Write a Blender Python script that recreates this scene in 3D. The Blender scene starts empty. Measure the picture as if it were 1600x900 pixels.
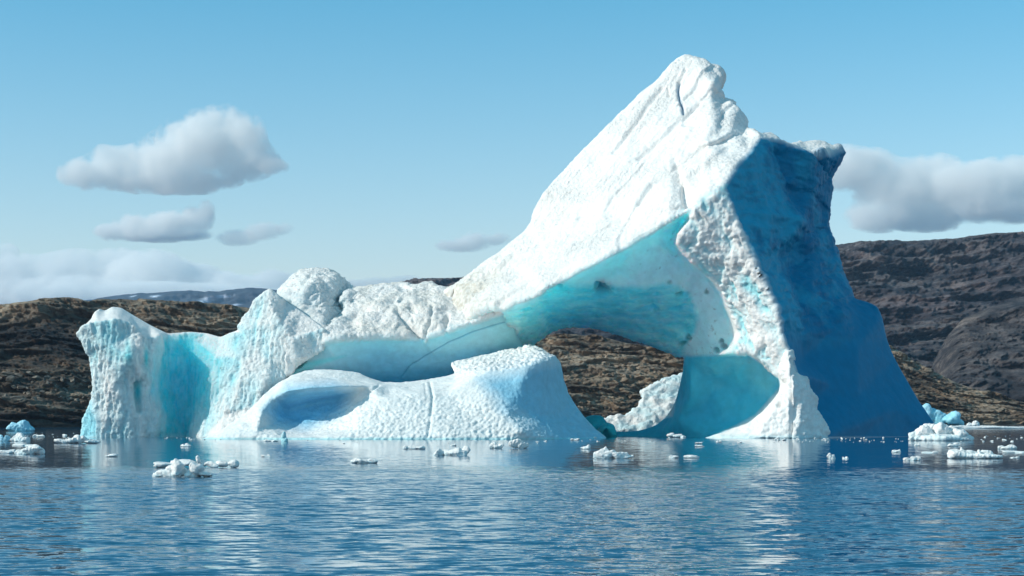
import bpy, bmesh, math, random
import numpy as np
from mathutils import Vector, noise as mnoise
from mathutils.geometry import delaunay_2d_cdt

# ------------------------------------------------------------------ camera, sky, sun
SC = bpy.context.scene
COL = SC.collection
F = 2689.0            # focal length expressed in photograph pixels (1600 wide)
CX, HY, CH = 800.0, 655.0, 2.3   # principal column, horizon row, eye height above the water

cam_d = bpy.data.cameras.new("camera")
cam_d.sensor_width = 36.0
cam_d.lens = 36.0 * F / 1600.0
cam_d.shift_y = (HY - 450.0) / 1600.0
cam_d.clip_start = 0.5
cam_d.clip_end = 60000.0
cam = bpy.data.objects.new("camera", cam_d)
cam.location = (0, 0, CH)
cam.rotation_euler = (math.radians(90), 0, 0)
COL.objects.link(cam)
SC.camera = cam

SUN = Vector((-0.79, -0.26, 0.55)).normalized()
sun_el = math.asin(SUN.z)
sun_az = math.atan2(SUN.x, SUN.y)          # clockwise from +Y

world = bpy.data.worlds.new("World")
SC.world = world
world.use_nodes = True
wn, wl = world.node_tree.nodes, world.node_tree.links
bg = wn["Background"]
sky = wn.new("ShaderNodeTexSky")
sky.sky_type = 'NISHITA'
sky.sun_disc = False
sky.sun_elevation = sun_el
sky.sun_rotation = sun_az
sky.altitude = 0
sky.air_density = 1.0
sky.dust_density = 0.4
sky.ozone_density = 1.6
hs = wn.new("ShaderNodeHueSaturation")
hs.inputs["Hue"].default_value = 0.482
hs.inputs["Saturation"].default_value = 1.0
wl.new(sky.outputs[0], hs.inputs["Color"])
sp_ = wn.new("ShaderNodeSeparateXYZ")
tcw = wn.new("ShaderNodeTexCoord"); wl.new(tcw.outputs["Generated"], sp_.inputs[0])
mrw = wn.new("ShaderNodeMapRange"); mrw.inputs[1].default_value = 0.0; mrw.inputs[2].default_value = 0.25
wl.new(sp_.outputs[2], mrw.inputs[0])
grd = wn.new("ShaderNodeMix"); grd.data_type = 'RGBA'       # clear, cyan-leaning northern air: paler low down, deeper above
grd.inputs[6].default_value = (1.94, 1.5, 1.35, 1); grd.inputs[7].default_value = (.55, 1.2, 1.38, 1)
wl.new(mrw.outputs[0], grd.inputs[0])
mrz = wn.new("ShaderNodeMapRange"); mrz.inputs[1].default_value = 0.25; mrz.inputs[2].default_value = 0.9; wl.new(sp_.outputs[2], mrz.inputs[0])
grz = wn.new("ShaderNodeMix"); grz.data_type = 'RGBA'; wl.new(mrz.outputs[0], grz.inputs[0]); wl.new(grd.outputs[2], grz.inputs[6]); grz.inputs[7].default_value = (.5, 1.5, 1.4, 1)  # upper sky out of view, cyan added to tint the shaded ice
mul = wn.new("ShaderNodeVectorMath"); mul.operation = 'MULTIPLY'
wl.new(hs.outputs[0], mul.inputs[0]); wl.new(grz.outputs[2], mul.inputs[1])
wl.new(mul.outputs[0], bg.inputs[0])
bg.inputs[1].default_value = 0.115

sun_d = bpy.data.lights.new("sun", 'SUN')
sun_d.energy = 3.75
sun_d.angle = math.radians(0.5)
sun_d.color = (1.0, 0.93, 0.82)
sun = bpy.data.objects.new("sun", sun_d)
sun.rotation_euler = SUN.to_track_quat('Z', 'Y').to_euler()
sun.location = (-200, -60, 150)
COL.objects.link(sun)

SC.view_settings.view_transform = 'Standard'
SC.view_settings.look = 'None'
SC.view_settings.exposure = 0.0
SC.view_settings.gamma = 1.0
SC.cycles.max_bounces = 16
SC.cycles.volume_bounces = 1

# ------------------------------------------------------------------ helpers
def W(px, py, Y):
    return ((px - CX) / F * Y, Y, CH + (HY - py) / F * Y)

def proj(co):
    return CX + co[:, 0] / co[:, 1] * F, HY - (co[:, 2] - CH) / co[:, 1] * F

def tag(o, label=None, cat=None, group=None, kind=None):
    if label: o['label'] = label
    if cat: o['category'] = cat
    if group: o['group'] = group
    if kind: o['kind'] = kind
    return o

def link(name, me, mat=None, parent=None, loc=None):
    o = bpy.data.objects.new(name, me)
    COL.objects.link(o)
    if mat is not None and me is not None and not me.materials: me.materials.append(mat)
    if parent is not None: o.parent = parent
    if loc is not None: o.location = loc
    return o

def empty(name, loc, **kw):
    o = bpy.data.objects.new(name, None)
    o.empty_display_size = 1.0
    COL.objects.link(o); o.location = loc
    tag(o, **kw)
    return o

def mesh_from(name, v, f, smooth=True):
    me = bpy.data.meshes.new(name)
    v = np.asarray(v, dtype=np.float64)
    f = np.asarray(f)
    if f.dtype != object and f.ndim == 2:
        nv, nf, k = len(v), len(f), f.shape[1]
        me.vertices.add(nv); me.vertices.foreach_set("co", v.astype(np.float32).ravel())
        me.loops.add(nf * k); me.loops.foreach_set("vertex_index", f.astype(np.int32).ravel())
        me.polygons.add(nf)
        me.polygons.foreach_set("loop_start", np.arange(0, nf * k, k, dtype=np.int32))
        me.update(calc_edges=True)
    else:
        me.from_pydata([tuple(p) for p in v], [], [list(q) for q in f]); me.update()
    if smooth: me.polygons.foreach_set("use_smooth", np.ones(len(me.polygons), bool))
    return me

# vectorised gradient noise
_rng = np.random.RandomState(7)
_P = _rng.permutation(256); _P = np.concatenate([_P, _P, _P])
_G = _rng.normal(size=(256, 3)); _G /= np.linalg.norm(_G, axis=1)[:, None]
def perlin(p):
    i = np.floor(p).astype(np.int64); f = p - i; i &= 255
    u = f * f * f * (f * (f * 6 - 15) + 10)
    r = 0
    for dx in (0, 1):
        wx = u[:, 0] if dx else 1 - u[:, 0]
        a = _P[i[:, 0] + dx]
        for dy in (0, 1):
            wy = u[:, 1] if dy else 1 - u[:, 1]
            b = _P[a + i[:, 1] + dy]
            for dz in (0, 1):
                wz = u[:, 2] if dz else 1 - u[:, 2]
                g = _G[_P[b + i[:, 2] + dz]]
                r = r + wx * wy * wz * ((f[:, 0] - dx) * g[:, 0] + (f[:, 1] - dy) * g[:, 1] + (f[:, 2] - dz) * g[:, 2])
    return r * 1.6
def fbm(p, octaves=4, gain=0.5, lac=2.03, ridged=False, seed=0):
    p = np.asarray(p, float) + seed * 17.37
    s = 0; a = 1.0; t = 0
    for o in range(octaves):
        n = perlin(p)
        if ridged: n = 1 - 2 * np.abs(n)
        s = s + a * n; t += a; a *= gain; p = p * lac + 11.3
    return s / t
def cells(p, seed=0):
    """distance to nearest feature point (worley), 0 centre .. ~1 rim; p in cell units"""
    p = p + seed * 5.1
    i = np.floor(p).astype(np.int64); f = p - i
    best = np.full(len(p), 9.0); sec = np.full(len(p), 9.0)
    for dx in (-1, 0, 1):
        for dy in (-1, 0, 1):
            for dz in (-1, 0, 1):
                c = i + (dx, dy, dz); m = c & 255
                h = _P[_P[_P[m[:, 0]] + m[:, 1]] + m[:, 2]]
                q = np.stack([_P[h], _P[h + 91], _P[h + 173]], 1) / 255.0
                d = ((np.array((dx, dy, dz)) + q - f) ** 2).sum(1)
                sec = np.where(d < best, best, np.minimum(sec, d))
                best = np.minimum(best, d)
    return np.sqrt(best), np.sqrt(sec)

def pip(poly, x, y):
    ins = np.zeros(len(x), bool)
    n = len(poly)
    for k in range(n):
        x0, y0 = poly[k]; x1, y1 = poly[(k + 1) % n]
        if y0 == y1: continue
        c = (y0 > y) != (y1 > y)
        ins ^= c & (x < (x1 - x0) * (y - y0) / (y1 - y0) + x0)
    return ins
def dpoly(line, x, y, closed=False):
    d = np.full(len(x), 1e9); t_out = np.zeros(len(x))
    L = list(line) + ([line[0]] if closed else [])
    for k in range(len(L) - 1):
        x0, y0 = L[k]; x1, y1 = L[k + 1]
        vx, vy = x1 - x0, y1 - y0
        t = np.clip(((x - x0) * vx + (y - y0) * vy) / (vx * vx + vy * vy + 1e-9), 0, 1)
        dd = np.hypot(x - x0 - t * vx, y - y0 - t * vy)
        t_out = np.where(dd < d, (k + t) / (len(L) - 1), t_out)
        d = np.minimum(d, dd)
    return d, t_out
def soft(poly, x, y, w):
    """1 inside, 0 outside, blended over w pixels either side of the edge"""
    d, _ = dpoly(poly, x, y, True)
    s = np.where(pip(poly, x, y), d, -d)
    return np.clip(s / w * 0.5 + 0.5, 0, 1)
def sstep(a, b, x):
    t = np.clip((x - a) / (b - a), 0, 1); return t * t * (3 - 2 * t)

def solid(outline, interior, creases, thick, inset=3.0, lines=()):
    """closed body: a triangulated front surface through the control points (px, py, Y), rounded sides, a back"""
    pts, idx, seg = [], {}, []
    def add(p):
        k = (round(p[0], 1), round(p[1], 1))
        if k not in idx: idx[k] = len(pts); pts.append(p)
        return idx[k]
    ol = [add(p) for p in outline]
    seg += [(ol[i], ol[(i + 1) % len(ol)]) for i in range(len(ol))]
    for p in interior: add(p)
    for c in creases:
        ci = [add(p) for p in c]
        seg += [(ci[i], ci[i + 1]) for i in range(len(ci) - 1)]
    vs, es, fs, ov, oe, of = delaunay_2d_cdt([Vector((p[0], p[1])) for p in pts], seg, [], 1, 1e-4, True)
    Y = []
    pa = np.array(pts)
    for i, v in enumerate(vs):
        if ov[i]: Y.append(pts[ov[i][0]][2])
        else:
            d = np.hypot(pa[:, 0] - v.x, pa[:, 1] - v.y); w = 1 / (d + .1) ** 2
            Y.append(float((w * pa[:, 2]).sum() / w.sum())); print("crossing at", v[:])
    co = [W(v.x, v.y, y) for v, y in zip(vs, Y)]
    opoly = [(p[0], p[1]) for p in outline]
    def inside(tri, V):
        cx = np.array([sum(V[i][0] for i in t) / 3 for t in tri]); cy = np.array([sum(V[i][1] for i in t) / 3 for t in tri])
        k = pip(opoly, cx, cy)
        return [tuple(t) for t, q in zip(tri, k) if q]
    faces = inside(fs, vs)
    # boundary loop (outline order)
    n = len(outline)
    base = {tuple(np.round((vs[i].x, vs[i].y), 1)): i for i in range(len(vs))}
    loop = [base[(round(p[0], 1), round(p[1], 1))] for p in outline]
    area = sum(outline[i][0] * outline[(i + 1) % n][1] - outline[(i + 1) % n][0] * outline[i][1] for i in range(n))
    sg = 1 if area > 0 else -1
    rings = [loop]
    for fr, ins in ((0.3, inset * .3), (1.0, inset)):
        r = []
        for i in range(n):
            x0, y0, _ = outline[i - 1]; x1, y1, yy = outline[i]; x2, y2, _ = outline[(i + 1) % n]
            tx, ty = x2 - x0, y2 - y0; l = math.hypot(tx, ty) + 1e-6
            nx, ny = -ty / l * sg, tx / l * sg
            r.append(len(co)); co.append(W(x1 + nx * ins, y1 + ny * ins, yy + thick * fr))
        rings.append(r)
    for a, b in zip(rings[:-1], rings[1:]):
        for i in range(n):
            j = (i + 1) % n
            faces.append((a[i], a[j], b[j], b[i]))
    vb, eb, fb, obv, _, _ = delaunay_2d_cdt([Vector((p[0], p[1])) for p in outline],
                                            [(i, (i + 1) % n) for i in range(n)], [], 1, 1e-4, True)
    assert len(vb) == n, "outline crosses itself"
    faces += [tuple(rings[-1][obv[i][0]] for i in f) for f in inside(fb, vb)]
    return co, faces

def remesh(co, faces, voxel, smooth_it=4, crisp=None):
    me = bpy.data.meshes.new("tmp"); me.from_pydata(co, [], faces); me.update()
    o = bpy.data.objects.new("tmp", me); COL.objects.link(o)
    m = o.modifiers.new("r", 'REMESH'); m.mode = 'VOXEL'; m.voxel_size = voxel; m.adaptivity = 0
    dg = bpy.context.evaluated_depsgraph_get()
    ev = o.evaluated_get(dg); r = ev.to_mesh()
    n = len(r.vertices); v = np.empty(n * 3, np.float32); r.vertices.foreach_get("co", v); v = v.reshape(-1, 3).astype(float)
    q = np.empty(len(r.loops), np.int32); r.loops.foreach_get("vertex_index", q)
    tot = np.empty(len(r.polygons), np.int32); r.polygons.foreach_get("loop_total", tot)
    assert (tot == 4).all()
    f = q.reshape(-1, 4)
    ev.to_mesh_clear()
    bpy.data.objects.remove(o); bpy.data.meshes.remove(me)
    e = np.concatenate([f[:, [0, 1]], f[:, [1, 2]], f[:, [2, 3]], f[:, [3, 0]]])
    lab = np.arange(n)                      # keep the largest connected piece only
    while True:
        old = lab.copy()
        np.minimum.at(lab, e[:, 0], lab[e[:, 1]]); np.minimum.at(lab, e[:, 1], lab[e[:, 0]])
        lab = lab[lab]; lab = lab[lab]
        if (old == lab).all(): break
    big = np.bincount(lab).argmax(); keep = lab == big
    if not keep.all():
        mp = np.cumsum(keep) - 1; v = v[keep]; f = mp[f[keep[f[:, 0]]]]; n = len(v)
        e = np.concatenate([f[:, [0, 1]], f[:, [1, 2]], f[:, [2, 3]], f[:, [3, 0]]])
    deg = np.bincount(e.ravel(), minlength=n).astype(float)[:, None]
    cw = 1.0 if crisp is None else crisp(v)[:, None]
    for k in range(smooth_it):
        s = np.stack([np.bincount(e[:, 0], v[e[:, 1], c], n) + np.bincount(e[:, 1], v[e[:, 0], c], n) for c in range(3)], 1) / deg
        v = v + (s - v) * (0.6 if k % 2 == 0 else 0.5) * (1.0 if k < 2 else cw)
    return v, f
def normals(v, f):
    a = v[f[:, 2]] - v[f[:, 0]]; b = v[f[:, 3]] - v[f[:, 1]]
    n = np.cross(a, b)
    r = np.stack([sum(np.bincount(f[:, k], n[:, c], len(v)) for k in range(4)) for c in range(3)], 1)
    return r / (np.linalg.norm(r, axis=1)[:, None] + 1e-12)

def set_col(me, name, c):
    at = me.color_attributes.new(name, 'FLOAT_COLOR', 'POINT')
    d = np.ones((len(me.vertices), 4), np.float32); d[:, :3] = c
    at.data.foreach_set("color", d.ravel())
def set_f(me, name, c):
    at = me.attributes.new(name, 'FLOAT', 'POINT'); at.data.foreach_set("value", np.asarray(c, np.float32))

# ------------------------------------------------------------------ materials
def nodes(name):
    m = bpy.data.materials.new(name); m.use_nodes = True
    return m, m.node_tree.nodes, m.node_tree.links, m.node_tree.nodes["Principled BSDF"]
def N(nt, kind, **kw):
    n = nt.new(kind)
    for k, v in kw.items():
        if k in n.inputs: n.inputs[k].default_value = v
        else: setattr(n, k, v)
    return n

def ice_material(name, rough=0.55, bump=0.35, scale=1.6, sss=0.0):
    m, nt, lk, b = nodes(name)
    at = N(nt, "ShaderNodeAttribute", attribute_name="ice")
    tc = N(nt, "ShaderNodeTexCoord")
    ns = N(nt, "ShaderNodeTexNoise", Scale=0.9, Detail=6.0, Roughness=0.6)
    lk.new(tc.outputs["Object"], ns.inputs["Vector"])
    mr = N(nt, "ShaderNodeMapRange"); mr.inputs[1].default_value = .3; mr.inputs[2].default_value = .7
    mr.inputs[3].default_value = 0.88; mr.inputs[4].default_value = 1.06
    lk.new(ns.outputs[0], mr.inputs[0])
    mx = N(nt, "ShaderNodeVectorMath", operation='SCALE')
    lk.new(at.outputs["Color"], mx.inputs[0]); lk.new(mr.outputs[0], mx.inputs["Scale"])
    lk.new(mx.outputs[0], b.inputs["Base Color"])
    b.inputs["Roughness"].default_value = rough
    b.inputs["IOR"].default_value = 1.31
    n2 = N(nt, "ShaderNodeTexNoise", Scale=scale, Detail=8.0, Roughness=0.62)
    lk.new(tc.outputs["Object"], n2.inputs["Vector"])
    n3 = N(nt, "ShaderNodeTexVoronoi", Scale=scale * 1.3); n3.feature = 'SMOOTH_F1'
    lk.new(tc.outputs["Object"], n3.inputs["Vector"])
    ad = N(nt, "ShaderNodeMath", operation='MULTIPLY_ADD'); ad.inputs[1].default_value = 0.12
    lk.new(n3.outputs[0], ad.inputs[0]); lk.new(n2.outputs[0], ad.inputs[2])
    bp = N(nt, "ShaderNodeBump", Distance=0.35); bp.inputs["Strength"].default_value = bump
    ra = N(nt, "ShaderNodeAttribute", attribute_name="relief")
    mm = N(nt, "ShaderNodeMath", operation='MULTIPLY'); mm.inputs[1].default_value = bump
    lk.new(ra.outputs["Fac"], mm.inputs[0]); lk.new(mm.outputs[0], bp.inputs["Strength"])
    lk.new(ad.outputs[0], bp.inputs["Height"]); lk.new(bp.outputs[0], b.inputs["Normal"])
    if sss:                                  # clear bare ice lets daylight travel through it
        da = N(nt, "ShaderNodeAttribute", attribute_name="clear")
        lk.new(da.outputs["Fac"], b.inputs["Subsurface Weight"])
        b.inputs["Subsurface Radius"].default_value = (0.15, .85, 1.0)
        b.inputs["Subsurface Scale"].default_value = sss
        b.inputs["Specular IOR Level"].default_value = .3
    return m

SNOW = np.array((.88, .865, .845)); WARM = np.array((.80, .765, .70)); PALE = np.array((.54, .80, .85))
TURQ = np.array((.06, .60, .70)); AQUA = np.array((.26, .80, .86)); GLOW = np.array((.42, .94, .965)); DEEP = np.array((.0, .20, .38)); NAVY = np.array((.0, .12, .27))
DIRT_SHADE = np.array((.06, .07, .065))
def mixc(c, col, w):
    w = np.clip(w, 0, 1)[:, None]; return c * (1 - w) + col * w

M_ICE = ice_material("glacier_ice", bump=1.0, scale=2.6, sss=11.0)
# ------------------------------------------------------------------ the iceberg
def low(px, Y): return (px, HY + F * (CH + 3.0) / Y, Y)
BERG0 = np.array((0.0, 215.0, 0.0))
berg = empty("iceberg", tuple(BERG0), label="huge white and blue iceberg with a sloping peak and an arch through it", cat="iceberg")

def finish(name, v, f, col, relief, mat, label=None, clear=None):
    me = mesh_from(name, v - BERG0, f)
    set_col(me, "ice", col); set_f(me, "relief", relief)
    set_f(me, "clear", np.clip(clear, 0, 1) if clear is not None else np.zeros(len(v)))
    o = link(name, me, mat, berg)
    if label: tag(o, label)
    return o

def groove(v, n, px, py, line, w, depth):
    d, t = dpoly(line, px, py)
    k = np.exp(-(d / w) ** 2) * np.clip(-n[:, 1] * 4 + .5, 0, 1)
    return v - n * (k * depth)[:, None], k

# --- left wall
wo = [(128,684,221),(131,655,220.5),(146,624,219),(148,600,218.5),(142,558,218.5),(132,538,218),(122,521,218),(134,507,218.5),(144,497,221),
      (150,486,223),(156,482,224),(164,486,225),(176,479,226),(190,481,226),(206,491,226),(235,508,225),(262,521,223.6),(280,520,224),(300,518.5,224),(325,521,223.8),(345,527,223.3),(360,520,222.6),
      (372,516,222.2),(378,503,222),(384,491,222),(395,478,222),(404,463,222),(414,455,222),(422,450,222),(432,458,222),(446,470,223),(470,486,222),(490,500,221),(508,514,219.8),(516,528,219.5),
      (508,543,219.5),(488,556,219.3),(468,570,219),(448,588,218.5),(425,612,217.5),(400,636,216.5),(375,660,215.5),(345,686,214), low(345,214), low(290,222), low(240,219), low(128,221)]
wi = [(135,508,217.2),(152,502,217),(168,500,217),(185,497,217.2),(200,503,217.6),(213,514,218),(235,529,218.4)]
wc = [[(122,521,218)] + wi + [(250,523,219),(262,521,223.6)],
      [(235,529,218.4),(240,560,218.6),(238,600,219.2),(245,640,219.6),(253,684,220)],
      [(250,523,219),(262,560,221.8),(268,600,223),(278,640,223.2),(290,684,223)],
      [(345,527,223.3),(338,560,221.2),(326,600,220.4),(325,640,219.5),(318,684,219)],
      [(298,560,223.5),(296,600,223.6),(300,650,223)],
      [(422,450,222),(428,480,220.4),(440,505,219.4),(455,530,218.6),(462,555,218.3)],
      [(384,491,222),(380,520,220.8),(372,560,219.4),(365,600,218.2),(352,650,217)],
      [(157,684,218.5),(156,655,218.2),(148,625,218.6)],
      [(300,518.5,224),(302,530,223.8)]]
wx = [(170,540,216.8),(180,600,217.2),(190,650,217.8),(200,560,216),(160,560,217.6),(205,684,218.3),(420,560,218.6),(410,600,217),(345,610,219.4),(140,520,217.6)]
v, f = remesh(*solid(wo, wx, wc, 20, 4), 0.17, 5)
n = normals(v, f); px, py = proj(v)
front = np.clip(-n[:, 1] * 1.6, 0, 1)
snowtop = np.clip((n[:, 2] - .35) * 3, 0, 1)
q = v * (1.6, 0.7, 0.19) + fbm(v * .25, 2, seed=7)[:, None] * .6
str1 = fbm(q, 4, .55, ridged=True)
q2 = v * (2.9, 1.6, .8)
str2 = fbm(q2 + fbm(v * .5, 2, seed=3)[:, None] * .8, 4, .6, seed=2)
wst = 1 - snowtop
bigv = fbm(v * (.28, .2, .07), 3, seed=9, ridged=True)
smoothrec = soft([(250,520),(330,522),(345,530),(330,560),(322,600),(318,640),(300,684),(262,684),(240,620)], px, py, 14) * .62
amp = front * wst * (1 - smoothrec)
v = v + n * (amp * (str1 * .30 + str2 * .32 + bigv * .28) + front * .16 * fbm(v * (2.4, 2, 1.2), 4, .65, ridged=True, seed=5))[:, None]
# right-hand bright part: rubbly
rb = soft([(330,560),(420,450),(530,530),(470,590),(330,690)], px, py, 20)
v = v + n * (rb * front * .2 * fbm(v * (1.1, 1.1, 1.0), 4, .6, seed=8))[:, None]
v = v - n * (np.exp(-(dpoly([(212,600),(217,640)], px, py)[0] / 5) ** 2) * 1.1 * front)[:, None]
n = normals(v, f)
col = np.tile(SNOW, (len(v), 1))
pt = fbm(v * (.35, .3, .12), 4, seed=21)
dim = str1 * .5 + bigv * .6
col = mixc(col, PALE, front * wst * (1.1 + pt * .6 - dim * 1.1))
col = mixc(col, AQUA, front * wst * np.clip(.34 - dim * 2.0 + pt * .9, 0, .8))
rec = soft([(252,528),(300,522),(330,560),(322,600),(318,640),(300,684),(250,684),(252,650),(235,610),(243,560)], px + pt * 22, py, 9)
col = mixc(col, TURQ * (1.05, 1.12, 1.1), rec * (.88 + .35 * str2))
rec = soft([(300,526),(345,530),(385,520),(372,560),(350,600),(330,620),(318,560)], px + pt * 30, py, 16)
col = mixc(col, AQUA * (.8, .9, .95), rec * (.75 + .6 * pt))
rec = soft([(128,522),(150,503),(185,503),(195,530),(190,560),(170,556),(152,572),(142,560)], px + pt * 16, py + str2 * 8, 7)
col = mixc(col, AQUA * (.9, .92, .95), rec * np.clip(.6 - dim * .8, .2, .9))
rec = soft([(128,684),(131,655),(146,628),(157,655),(158,684)], px, py, 5)
col = mixc(col, AQUA * (.9, .9, 1), rec * .75)
for cx, cy in ((216, 612), (200, 548), (226, 560)):
    col = mixc(col, TURQ * (1.3, 1.1, 1.05), np.exp(-(((px - cx) / 5) ** 2 + ((py - cy) / 18) ** 2)) * front)
rcl = front * soft([(252,528),(345,526),(345,560),(330,622),(318,640),(300,684),(250,684),(252,650),(235,610),(243,560)], px, py, 14)
col = mixc(col, SNOW, snowtop)
relief = .8 + 0 * px
finish("ice_wall", v, f, col, relief, M_ICE, clear=rcl * .8)

# --- middle: dome, rugged snow and the smooth blue hollow below it
mo = [(425,500,234),(430,480,235),(440,456,236),(447,448,236),(458,436,236),(468,429,237),(474,425.5,239),(500,424,239),(515,426,239),(524,431,239),(538,444,238),(553,455,236),
      (570,452,234),(600,448,233),(630,445,233),(640,449,232),(652,449,232),(662,447,232),(672,446,232),(684,450,230),(700,455,230),(725,460,230),(760,466,232),(800,476,233),(836,515,234),(835,552,233),
      (815,580,232),(740,615,231),(640,630,230),(540,620,228),(460,612,219.8),(395,662,217.6),(345,692,216),low(345,216),(326,690,217),(380,634,217.8),(440,584,219.2),(466,558,220),(440,530,227)]
rim = [(470,566,222.5),(496,545,220),(512,531,218.5),(530,528,218.5),(560,526,219.5),(600,526,220),(640,524,220.5),(655,529,220.5),(662,531,220),(690,520,220),(720,508,219.5),(748,500,219),(758,489,218.5),(775,484,218),(790,484,218)]
mc = [rim,
      [(468,429,237),(478,436,232),(498,438,231),(510,441,231),(524,436,234)],
      [(440,456,236),(452,466,228),(468,478,226),(492,500,223),(506,517,221)],
      [(510,441,231),(515,462,229),(508,485,226),(503,503,222.5)],
      [(553,455,236),(536,462,235),(531,470,234),(537,482,232),(534,493,229),(517,500,226),(511,514,222.5)],
      [(557,460,231),(542,461,229.5),(537,469,228.5),(544,482,227.5),(541,498,225.5),(523,505,223.5),(517,517,221)],
      [(650,450,231),(642,470,226),(622,487,223.5),(640,510,222),(660,530,220.2)],
      [(688,455,229),(700,476,225),(722,480,225),(716,505,221)],
      [(600,449,232),(592,480,225)],
      [(370,656,216.8),(420,612,217.8),(470,576,219.2),(520,560,219.9),(600,556,222),(680,560,222.6),(760,545,222.5),(815,540,223)],
      [(480,590,219.8),(560,600,222.4),(640,605,224.4),(720,600,224.6),(800,570,225)]]
v, f = remesh(*solid(mo, [(480,455,226.5),(575,500,223),(670,490,222.5)], mc, 18, 4), 0.17, 2)
n = normals(v, f); px, py = proj(v)
upper = 1 - soft([(440,590),(512,533),(600,528),(655,530),(690,522),(790,487),(850,520),(850,600),(600,640),(300,700),(380,640)], px, py, 5)
rg = fbm(v * .32 + fbm(v * .2, 2, seed=4)[:, None], 5, .55, ridged=True, seed=1)
fine = fbm(v * (1.3, 1.3, 1.6), 4, .6, seed=6)
dm = soft([(435,460),(470,424),(525,428),(556,455),(545,500),(512,535),(480,505)], px, py, 6)
c1, c2 = cells(v * (1.5, 1.2, 1.9))
v = v + n * (upper * (rg * .6 * (1 - dm * .3) + fine * .16 + .12 * fbm(v * 2.6, 3, .65, ridged=True, seed=28) + dm * (.6 - c1) * .3 + dm * .35 * fbm(v * .55, 3, ridged=True, seed=33)) + (1 - upper) * (.16 * fbm(v * (.12, .12, .5), 3, seed=3) + .04 * fine))[:, None]
for ln, w_, d_ in (([(590,486),(560,490),(548,500)], 2.5, .5), ([(660,530),(640,512),(622,490)], 4, .9), ([(700,498),(697,520)], 3, .5), ([(735,505),(738,470)], 3, .4), ([(662,531),(672,505),(676,480)], 2.2, .5)):
    v, k = groove(v, n, px, py, ln, w_, d_)
crack = [(628,588),(640,572),(665,556),(700,536),(740,518),(775,507),(800,500)]
v, kc = groove(v, n, px, py, crack, .9, .14)
n = normals(v, f)
col = np.tile(SNOW, (len(v), 1))
pt = fbm(v * .3, 4, seed=31)
col = mixc(col, WARM, upper * np.clip(pt * 1.2 + .25 * (px > 560), 0, .55) * np.clip(n[:, 2] * 2, 0, 1))
col = mixc(col, PALE * (.8, .92, 1), dm * np.clip(.35 - n[:, 2] * .4 + .3 * pt, 0, 1))
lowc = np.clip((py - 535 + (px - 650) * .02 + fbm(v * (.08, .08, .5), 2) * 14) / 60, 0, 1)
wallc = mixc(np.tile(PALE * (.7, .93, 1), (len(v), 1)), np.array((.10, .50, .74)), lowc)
wallc = mixc(wallc, PALE, sstep(600, 480, px + fbm(v * .1, 2) * 40) * .7)  # blue ice, its lit left end painted paler
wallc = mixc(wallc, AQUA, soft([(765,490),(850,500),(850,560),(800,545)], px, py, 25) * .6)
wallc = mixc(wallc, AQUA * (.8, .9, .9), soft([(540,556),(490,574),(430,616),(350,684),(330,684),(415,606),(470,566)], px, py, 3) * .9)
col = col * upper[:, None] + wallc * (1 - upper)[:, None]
col = mixc(col, DEEP, kc * .6)
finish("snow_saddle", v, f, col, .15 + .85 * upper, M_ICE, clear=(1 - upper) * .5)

# --- main peak with the arch
po = [(722,500,228),(705,478,227),(700,457,227),(716,448,227),(740,430,227),(762,411,228),(781,398,228),(800,381,228),(820,364,228.5),(832,349,229),(838,330,229.5),(852,306,230),(870,284,231),(905,243,232),(930,219,233),(950,200,233.5),
      (985,169,234),(1010,146,235),(1034,123,236),(1048,106,236.5),(1060,95,237),(1071,89,237),(1084,92,236.5),(1100,96,236),(1107,107,235),(1121,108,234.5),(1128,118,234),(1121,138,234),(1127,158,232),(1140,161,230.5),(1150,167,229.5),
      (1158,179,229),(1163,190,228.5),(1166,203,227),(1176,205,224),(1186,211,222),(1200,210,228),(1212,214,229),(1217,220,229),(1238,227,230),(1250,224,234),(1270,223.5,236),(1285,225,237),(1307,233,238),(1302,246,238),(1295,258,238),(1284,275,237.5),(1288,292,237.5),
      (1286,316,237),(1281,330,237),(1283,352,237),(1288,368,236.5),(1291,385,236),(1298,408,235),(1303,430,235),(1318,450,234),(1331,470,234),(1350,474,234),(1368,481,233.5),(1374,495,233.5),(1384,528,233),(1398,560,232.5),(1417,594,232),(1437,628,231),(1452,650,230),(1462,664,229.5),(1464,684,229),
      low(1464,229), low(1290,209), low(1190,212), low(1100,219), low(1030,228), low(938,234), (940,684,234),(946,672,234.5),(975,675,234),(1005,672,233),(1026,664,232.5),(1042,650,232),(1054,630,230),(1062,605,228),(1067,580,226),
      (1069,556,225),(1045,547,226),(1012,534,227),(975,521,228),(945,512,228.5),(920,508,229),(895,506,229),(872,509,229),(856,516,228),(845,525,227),(826,536,226),(812,552,226),(780,556,231),(748,530,229)]
edge = [(722,500,221.5),(740,499,219.5),(758,488,218),(770,483,217.3),(790,484,215.8),(806,474,215.2),(826,468,214.5),(843,461,214),(856,449,213.4),(880,439,212.8),(915,420,212),(950,402,211.6),(985,385,211.5),(1010,370,212),(1048,345,211),(1075,328,211),(1095,315,211),(1108,304,211),(1122,300,211),(1132,293,211)]
ridge = [(1132,293,211),(1136,310,211),(1150,340,210.8),(1165,370,210.6),(1175,400,210.3),(1186,430,210.2),(1199,452,210),(1213,480,209.8),(1222,520,209.6),(1232,548,209.5),(1244,580,209.2),(1262,620,208.8),(1290,684,209)]
ceil = [(788,488,218),(790,510,221),(805,530,223),(826,536,226)]
ceilf = [(790,484,215.8),(812,478,216.3),(836,470,216.2),(862,448,214.8),(880,442,214.2),(905,445,214.3),(935,441,214.3),(970,447,214.6),(1005,447,215),(1035,442,215.1),(1060,447,215.5),(1078,458,217.5),(1087,478,218),(1092,500,218.6),(1086,520,220),(1076,532,221.5),(1070,545,223.5),(1069,556,225)]
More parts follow.
